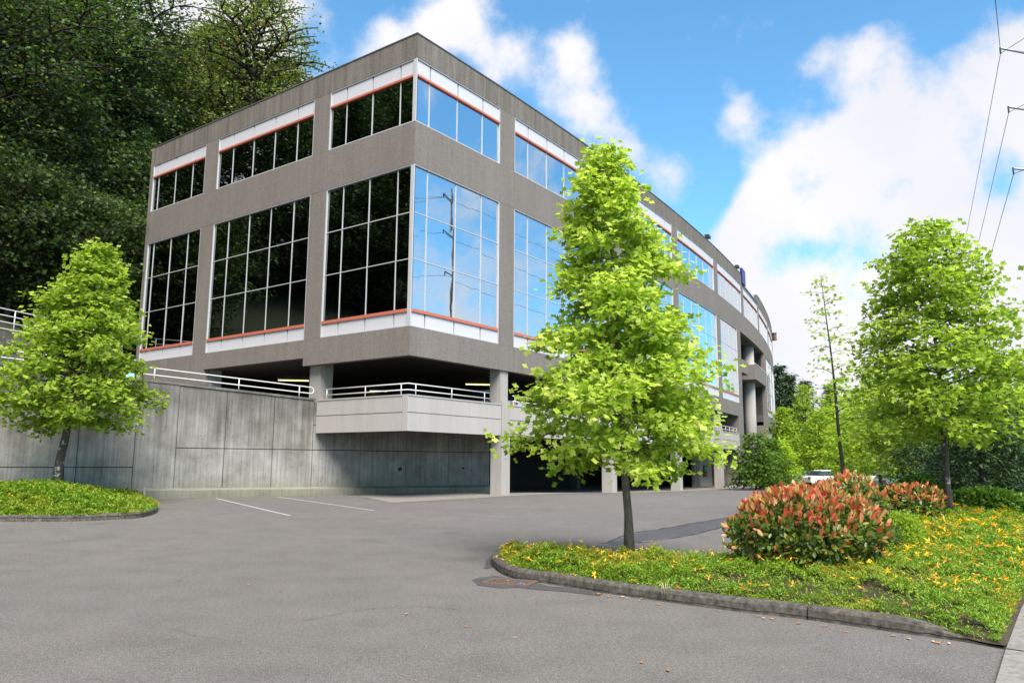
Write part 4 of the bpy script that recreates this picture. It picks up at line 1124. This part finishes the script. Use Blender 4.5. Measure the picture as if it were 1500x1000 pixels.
for (px, Y, s, lb) in ((1163, 112, .88, 'dark pointed conifer, second from the office end'), (1186, 140, 1.0, 'dark conifer behind the yellow green tree'), (1222, 150, 1.02, 'dark conifer peeping left of the slim trunk'), (1250, 165, .95, 'distant dark conifer right of the slim trunk'), (1300, 160, .9, 'distant dark conifer behind the full bright tree'), (1345, 150, .95, 'distant dark conifer hidden behind the tulip tree gap'), (1400, 140, .9, 'distant dark conifer behind the large tulip tree'), (1460, 150, 1.1, 'distant dark conifer behind the right edge trees'), (1520, 130, 1.1, 'distant dark conifer beyond the right edge')):
    c = copy_tree(pc, g_at(px, Y), random.uniform(0, 6), s); c['label'] = lb

# shrubs: dome of leaf rosettes
def shrub(name, loc, w, d, h, n, label, leafsize, mats, red=0.0, seed=1, kind='oval', rz=0, inner=.55, stems=9, redz=.55, zc=.42):
    e = empty(name, loc, rz); tag(e, label, 'shrub')
    r = np.random.default_rng(seed)
    a = r.uniform(0, 2*np.pi, n); cz = r.uniform(-.75, 1, n); rr_ = np.sqrt(1-cz**2)
    rad = 1-inner*r.random(n)**2.2
    lump = np.array([1+.22*mnoise.noise(Vector((math.cos(q)*1.7*s_, math.sin(q)*1.7*s_, c*1.7+seed))) for q, c, s_ in zip(a, cz, rr_)])
    x = np.cos(a)*rr_*rad*lump*w/2; y = np.sin(a)*rr_*rad*lump*d/2; z = h*zc+cz*rad*lump*h*(1-zc)
    k = z > .12; x, y, z, a, cz, rad = (q[k] for q in (x, y, z, a, cz, rad)); n = len(x)
    out = np.stack([x/(w*w), y/(d*d), (z-h*.35)/(h*h)], 1); out /= np.linalg.norm(out, axis=1)[:, None]
    m = 5   # rosette
    P = np.repeat(np.stack([x, y, z], 1), m, 0); O = np.repeat(out, m, 0)
    D = O*.55+r.normal(0, .6, P.shape); P = P+r.normal(0, .02, P.shape)
    zn = np.repeat(z/h, m)+r.normal(0, .09, len(P)); rd = np.repeat(rad, m)
    isred = ((zn > redz) & (rd > .86) & (r.random(len(P)) < .85)) | ((rd > .93) & (r.random(len(P)) < .13)) if red else np.zeros(len(P), bool)
    if red: isred &= (r.random(len(P)) < red)
    Pr = P[isred]+O[isred]*.04; Dr = O[isred]*.8+r.normal(0, .4, Pr.shape)+np.array([0, 0, .5]); ng = (~isred).sum()
    f = leaves('foliage', np.concatenate([P[~isred], Pr]), leafsize*r.uniform(.7, 1.25, len(P)), kind, mats[:2], dirs=np.concatenate([D[~isred], Dr]),
               up=np.concatenate([O[~isred]*.8+np.array([0, 0, .4]), O[isred]]), tilt=.5, mi=(np.arange(len(P)) >= ng).astype(int)); child(f, e)
    tb = MB()
    for i in range(stems):
        q = i*2.4; L = r.uniform(.5, .85)
        p1 = Vector((math.cos(q)*w/2*L*.5, math.sin(q)*d/2*L*.5, h*.35)); p2 = Vector((math.cos(q)*w/2*L*.85, math.sin(q)*d/2*L*.85, h*.7))
        tb.tube([(math.cos(q)*.06, math.sin(q)*.06, -.05), p1, p2], [.03, .02, .008], 6)
        for _ in range(3):
            p3 = p1+Vector((r.normal(0, w*.12), r.normal(0, d*.12), h*r.uniform(.05, .3))); tb.tube([p1, p3], [.014, .005], 5)
    child(tb.build('stem', M['bark_d'], smooth=True), e)
    return e
ps = Vector((4.06, 10.95, 0)); ps.z = island_z(ps.x, ps.y)
shrub('photinia_bush', ps, 1.95, 1.7, 1.0, 1650, 'big round bush with red tips over green leaves, nearest on the flowering island', .095, [M['green_leaf'], M['red_leaf']], .95, 71, redz=.63, stems=14)
def isl(px, Y):
    q = g_at(px, Y); q.z = island_z(q.x, q.y) if inpoly(q.x, q.y, ipoly) else q.z+.05; return q
shrub('photinia_bush', isl(1240, 15.3), 1.5, 1.4, 1.12, 800, 'loose red tipped bush behind the big one, below the parked cars', .105, [M['green_leaf'], M['red_leaf']], .7, 72, redz=.72)
shrub('photinia_bush', isl(1332, 18.6), 1.3, 1.3, .85, 750, 'low bronze red bush at the right, in front of the tulip trunk', .105, [M['green_leaf'], M['red_leaf']], .6, 73, redz=.6)
shrub('lime_shrub', isl(1313, 12.9), .62, .6, .58, 900, 'small lime green shrub tucked against the right side of the big red tipped bush', .07, [M['young']], 0, 74, kind='slim')
shrub('lime_shrub', isl(1285, 12.3), .6, .6, .5, 900, 'small dark green feathery shrub under the right side of the big red tipped bush', .06, [M['mid']], 0, 75, kind='slim')
shrub('green_shrub', isl(1345, 21.4), 1.35, 1.2, 1.1, 1100, 'mid green leafy shrub between the bronze bush and the tulip trunk', .12, [M['mid']], 0, 76)
shrub('green_shrub', isl(1297, 21), 1.6, 1.4, .9, 1500, 'mid green shrub behind the two smaller red tipped bushes', .13, [M['mid']], 0, 77)
shrub('green_shrub', isl(1440, 22.5), 2.6, 1.2, .7, 1500, 'low green shrub at the foot of the dark evergreen at right', .13, [M['mid']], 0, 78)
for (px, Y, H, Rr, sd, mt, lb) in ((1107, 61, 4.3, 1.9, 79, 'mid', 'tall layered green shrub tree against the far end of the office'), (1128, 64, 4.0, 1.8, 80, 'mid', 'layered green shrub tree in front of the far recess of the office'), (1143, 72, 4.2, 2.0, 82, 'young', 'lighter green shrub tree just past the far end of the office')):
    tree('building_shrub', g_at(px, Y), lb, 'shrub', H, .15, pyramid(Rr, .85, .3, .3), 70, sd, 'maple', .22, M[mt], M['bark_d'], group='shrubs along the far end of the office', sub=5, per=13, spread=.18, rise=.35, droop=.2, rt=.07)
shrub('building_shrub', g_at(1170, 100)+Vector((0, 0, .1)), 7, 4, 2.4, 2600, 'dark low hedge like shrub behind the leftmost parked car', .2, [M['mid']], 0, 81, inner=.45)

# ---- hillside with forest
def larc(x, y):
    d = Vector((x, y, 0))-C0; a = d.dot(dR); l = d.dot(dL); c = RA-math.sqrt((RA-l)**2+a*a)
    return c if a > 0 else l
def hD(x, y):
    d1 = -(x+24.9+max(0, (35-y))*.34)
    d2 = larc(x, y)-24.0 if (Vector((x, y, 0))-C0).dot(dR) > -4 else -99
    return max(d1, d2)
def hz(x, y):
    D = hD(x, y); return 7.5+.50*max(0, min(D, 55))+2.0*mnoise.noise(Vector((x*.05, y*.05, 0)))*sstep(0, 10, D)
mb = MB(); st = 4.0; hx = np.arange(-150, 90, st); hy = np.arange(-40, 260, st); idx = {}
for i, x in enumerate(hx):
    for jj, y in enumerate(hy):
        if hD(x, y) > -4.5: idx[(i, jj)] = len(mb.v); mb.v.append((x, y, hz(x, y) if hD(x, y) > 0 else 7.4+hD(x, y)*.05))
for (i, jj) in list(idx):
    k = [(i, jj), (i+1, jj), (i+1, jj+1), (i, jj+1)]
    if all(q in idx for q in k) and all(hD(hx[q[0]], hy[q[1]]) > -.01 for q in k): mb.f.append(tuple(idx[q] for q in k)); mb.m.append(0)
tag(mb.build('hillside', M['hill'], smooth=True, recalc=False), kind='structure')

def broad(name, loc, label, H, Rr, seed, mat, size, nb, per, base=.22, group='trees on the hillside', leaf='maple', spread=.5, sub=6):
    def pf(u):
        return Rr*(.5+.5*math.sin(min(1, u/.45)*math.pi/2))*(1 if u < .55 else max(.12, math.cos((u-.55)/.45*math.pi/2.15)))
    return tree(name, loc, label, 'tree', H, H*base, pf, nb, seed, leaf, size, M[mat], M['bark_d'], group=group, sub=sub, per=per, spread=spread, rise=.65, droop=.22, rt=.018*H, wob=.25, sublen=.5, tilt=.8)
def hill_at(px, Y, dz=-.3):
    q = aty(px, 400, Y); return Vector((q.x, q.y, hz(q.x, q.y)+dz))
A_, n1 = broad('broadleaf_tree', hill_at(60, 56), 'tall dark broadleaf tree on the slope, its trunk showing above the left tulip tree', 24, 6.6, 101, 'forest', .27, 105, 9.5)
C_, n2 = tree('cedar_tree', hill_at(170, 60), 'dark drooping cedar on the slope just left of the office', 'tree', 22, .6, lambda u: 4.6*(1-u)**.75+.3, 190, 102, 'slim', .48, M['cedar'], M['bark_d'], group='trees on the hillside',
         sub=7, per=8.5, spread=.32, rise=.0, droop=.30, rt=.42, sublen=.45, tilt=.4)
P_, n3 = broad('poplar_tree', hill_at(352, 74), 'tall lighter green tree over the office roof, sky showing through its leaves', 34, 7.0, 103, 'poplar', .27, 120, 10.5, base=.15)
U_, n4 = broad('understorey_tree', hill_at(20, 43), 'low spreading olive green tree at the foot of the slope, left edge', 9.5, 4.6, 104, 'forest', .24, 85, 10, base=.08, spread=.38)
print('leaf counts', n1, n2, n3, n4)
used = set()
def put(proto, px, Y, s, label, dz=-.3):
    c = copy_tree(proto, hill_at(px, Y, dz), random.uniform(0, 6.28), (s, s, s*random.uniform(.94, 1.08))); c['label'] = label; return c
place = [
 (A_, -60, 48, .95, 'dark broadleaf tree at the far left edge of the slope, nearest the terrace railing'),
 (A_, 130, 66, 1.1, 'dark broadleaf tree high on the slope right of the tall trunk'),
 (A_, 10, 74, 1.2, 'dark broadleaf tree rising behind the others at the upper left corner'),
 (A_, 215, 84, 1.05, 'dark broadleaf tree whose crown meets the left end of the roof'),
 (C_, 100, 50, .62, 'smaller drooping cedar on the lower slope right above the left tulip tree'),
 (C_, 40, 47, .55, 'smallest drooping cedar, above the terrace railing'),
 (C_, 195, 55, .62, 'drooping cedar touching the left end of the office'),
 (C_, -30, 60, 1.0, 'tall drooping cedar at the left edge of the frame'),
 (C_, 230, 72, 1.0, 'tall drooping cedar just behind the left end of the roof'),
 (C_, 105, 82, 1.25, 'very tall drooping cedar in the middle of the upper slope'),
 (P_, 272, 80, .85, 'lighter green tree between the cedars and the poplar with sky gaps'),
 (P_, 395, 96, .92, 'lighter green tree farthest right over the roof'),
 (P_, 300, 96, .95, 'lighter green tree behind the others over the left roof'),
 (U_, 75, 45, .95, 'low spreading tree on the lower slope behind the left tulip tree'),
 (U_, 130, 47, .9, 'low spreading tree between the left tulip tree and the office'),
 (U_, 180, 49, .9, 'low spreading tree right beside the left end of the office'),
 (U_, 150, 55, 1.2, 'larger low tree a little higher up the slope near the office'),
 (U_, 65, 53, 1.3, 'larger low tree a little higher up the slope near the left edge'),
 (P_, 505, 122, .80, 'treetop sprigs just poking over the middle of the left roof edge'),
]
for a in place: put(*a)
# trees on the slope left of the frame: mirrored in the left windows
k = 0
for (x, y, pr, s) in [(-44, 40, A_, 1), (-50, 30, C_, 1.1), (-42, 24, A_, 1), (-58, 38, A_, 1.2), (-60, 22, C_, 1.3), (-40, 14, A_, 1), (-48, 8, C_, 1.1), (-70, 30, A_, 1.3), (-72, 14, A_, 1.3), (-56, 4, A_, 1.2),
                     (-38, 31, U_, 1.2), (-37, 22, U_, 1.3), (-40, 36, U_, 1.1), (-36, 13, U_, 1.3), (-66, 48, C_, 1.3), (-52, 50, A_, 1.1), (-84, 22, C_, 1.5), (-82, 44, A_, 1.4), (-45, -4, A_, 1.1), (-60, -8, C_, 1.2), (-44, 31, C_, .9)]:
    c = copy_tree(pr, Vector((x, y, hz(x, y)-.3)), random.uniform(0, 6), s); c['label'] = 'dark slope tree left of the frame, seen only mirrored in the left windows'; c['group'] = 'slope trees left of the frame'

# ================================================================== CAMERA, LIGHT, SKY
cam = bpy.data.cameras.new('camera'); co = bpy.data.objects.new('camera', cam); COL.objects.link(co)
cam.sensor_width = 36; cam.lens = F_PX/1500*36; cam.clip_end = 5000; cam.clip_start = .1
fwd = Vector((0, math.cos(PITCH), math.sin(PITCH)))
Mx = Matrix.Rotation(math.pi/2+PITCH, 4, 'X') @ Matrix.Rotation(-ROLL, 4, 'Z')
co.matrix_world = Matrix.Translation((0, 0, EYE)) @ Mx
scene.camera = co

SUN_AZ, SUN_EL = math.atan2(-.96, .28), R(52)     # towards the sun (world x east, y north)
sdir = Vector((math.cos(SUN_AZ)*math.cos(SUN_EL), math.sin(SUN_AZ)*math.cos(SUN_EL), math.sin(SUN_EL)))
sl_ = bpy.data.lights.new('sun', 'SUN'); sl_.energy = 2.1; sl_.angle = R(36); sl_.color = (1, .95, .88)
so = bpy.data.objects.new('sun', sl_); COL.objects.link(so); so.rotation_euler = (-sdir).to_track_quat('-Z', 'Y').to_euler()

w = bpy.data.worlds.new('World'); scene.world = w; w.use_nodes = True; nt = w.node_tree; nt.nodes.clear()
out = nt.nodes.new('ShaderNodeOutputWorld'); bg = nt.nodes.new('ShaderNodeBackground'); bg.inputs[1].default_value = .1
sky = nt.nodes.new('ShaderNodeTexSky'); sky.sky_type = 'NISHITA'; sky.sun_disc = False; sky.sun_elevation = SUN_EL
sky.sun_rotation = math.atan2(sdir.x, sdir.y); sky.air_density = 1.0; sky.dust_density = .4; sky.ozone_density = 2.0
tc = nt.nodes.new('ShaderNodeTexCoord')
nrm = N(nt, 'ShaderNodeVectorMath', _operation='NORMALIZE'); nt.links.new(tc.outputs['Generated'], nrm.inputs[0])
def vadd(a, b, s):
    m = N(nt, 'ShaderNodeVectorMath', _operation='MULTIPLY_ADD'); nt.links.new(b, m.inputs[0]); m.inputs[1].default_value = (s, s, s); nt.links.new(a, m.inputs[2]); return m.outputs[0]
nz1 = N(nt, 'ShaderNodeTexNoise', Scale=6.0, Detail=4, Roughness=.5); nt.links.new(nrm.outputs[0], nz1.inputs['Vector'])
sub = N(nt, 'ShaderNodeVectorMath', _operation='SUBTRACT'); nt.links.new(nz1.outputs['Color'], sub.inputs[0]); sub.inputs[1].default_value = (.5, .5, .5)
wd0 = vadd(nrm.outputs[0], sub.outputs[0], .07)
wn = N(nt, 'ShaderNodeVectorMath', _operation='NORMALIZE'); nt.links.new(wd0, wn.inputs[0]); wd = wn.outputs[0]
blobs = [  # photo position of each cloud, radius in degrees, weight
 (668, 20, 3.2, 1.0), (575, 45, 1.9, .8), (640, 45, 1.8, .7), (725, 92, 2.4, .75), (790, 130, 3.2, .5), (845, 85, 2.6, .75), (865, 165, 3.0, .65), (900, 210, 2.8, .6), (945, 250, 3.0, .55), (770, 60, 2, .25),
 (1272, 88, 2.4, .9), (1200, 95, 2, .35), (1090, 172, 2.0, .8), (1475, 130, 4.5, .85), (1430, 200, 5, .95), (1060, 250, 2.2, -.5), (1236, 376, 2.0, -.55), (1030, 300, 1.6, -.5), (1400, 40, 3.5, -.5), (1350, 235, 5, 1.0), (1260, 215, 3.5, .55), (1190, 230, 2, .45), (1290, 165, 2.4, .5),
 (1510, 270, 8, 1.2), (1130, 300, 3.4, .85), (1080, 340, 3.5, .9), (1190, 330, 4, .95), (1300, 330, 5, 1.0), (1400, 330, 7, 1.2), (1330, 290, 3, .4), (1230, 440, 6, 1.1), (1340, 450, 8, 1.2), (1150, 470, 5, 1.0), (1200, 540, 7, 1.2), (1330, 560, 9, 1.2), (1480, 480, 9, 1.2), (1120, 410, 2.4, .5),
 (280, 20, 6, 1.0), (380, 110, 3.5, 1.0), (250, 140, 7, 1.1), (455, 130, 2.0, .7), (540, 92, 1.6, .4), (100, 120, 12, 1.0), (430, 10, 2, .2)]
tot = None
def mnode(op, a, b=None, c=None):
    m = N(nt, 'ShaderNodeMath', _operation=op)
    for i, v in enumerate((a, b, c)):
        if v is None: continue
        if isinstance(v, (int, float)): m.inputs[i].default_value = v
        else: nt.links.new(v, m.inputs[i])
    return m.outputs[0]
def blob(dirv, rad, wgt, tot, src=None):
    d = N(nt, 'ShaderNodeVectorMath', _operation='DOT_PRODUCT'); nt.links.new(src or wd, d.inputs[0]); d.inputs[1].default_value = tuple(dirv)
    k = 2/rad**2
    e = mnode('EXPONENT', mnode('MULTIPLY_ADD', d.outputs['Value'], k, -k))
    return mnode('MULTIPLY', e, wgt) if tot is None else mnode('MULTIPLY_ADD', e, wgt, tot)
for (x, y, rad, wgt) in [q for q in blobs if q[3] > 0]: tot = blob(ray(x, y).normalized(), R(rad)*(.80 if rad < 5 else .9), wgt, tot)
# unseen clouds added outside the frame to neutralise the light and pale the reflections
for v, rad, wgt in (((-.3, -.6, .9), .75, .9), ((-.95, .2, .3), .5, .8), ((.2, -.1, 1), .65, .85), ((.1, -1, .3), .5, .35), ((.95, .28, .33), .24, .24), ((.97, .2, .0), .2, .7), ((.85, .52, .05), .16, .7)):
    tot = blob(Vector(v).normalized(), rad, wgt, tot)
tot = mnode('MINIMUM', tot, 1.15)
for (x, y, rad, wgt) in [q for q in blobs if q[3] < 0]+[(1130, 390, 2.0, -.35), (1330, 262, 2.0, -.45), (1455, 268, 2.0, -.6), (1180, 275, 1.6, -.4), (1290, 385, 2.2, -.55), (1190, 372, 2.0, -.5)]: tot = blob(ray(x, y).normalized(), R(rad)*.85, wgt, tot)
nz2 = N(nt, 'ShaderNodeTexNoise', Scale=11.0, Detail=9, Roughness=.6); nt.links.new(nrm.outputs[0], nz2.inputs['Vector'])
dens = mnode('MULTIPLY_ADD', nz2.outputs['Fac'], 2.3, mnode('ADD', tot, -1.17))
mrr = N(nt, 'ShaderNodeMapRange', _interpolation_type='SMOOTHSTEP'); mrr.inputs[1].default_value = .20; mrr.inputs[2].default_value = 1.02; nt.links.new(dens, mrr.inputs[0])
# cloud shading: slightly grey in dense middles, white rims
nz3 = N(nt, 'ShaderNodeTexNoise', Scale=3.0, Detail=5); nt.links.new(nrm.outputs[0], nz3.inputs['Vector'])
cc = ramp(nt, nz3.outputs['Fac'], [(.3, (1.95, 1.98, 2.14)), (.62, (2.36, 2.33, 2.43))])
tint = mixc(nt, 1.0, sky.outputs[0], (.36, .59, .63), 'MULTIPLY')
mx = mixc(nt, mrr.outputs[0], tint, cc.outputs[0])
nt.links.new(mx, bg.inputs[0]); nt.links.new(bg.outputs[0], out.inputs[0])

scene.view_settings.view_transform = 'Standard'; scene.view_settings.look = 'None'; scene.view_settings.gamma = 1; scene.view_settings.use_curve_mapping = False
scene.view_settings.exposure = 2.13
scene.render.film_transparent = False
scene.cycles.max_bounces = 10; scene.cycles.diffuse_bounces = 6; scene.cycles.transmission_bounces = 10; scene.cycles.transparent_max_bounces = 8
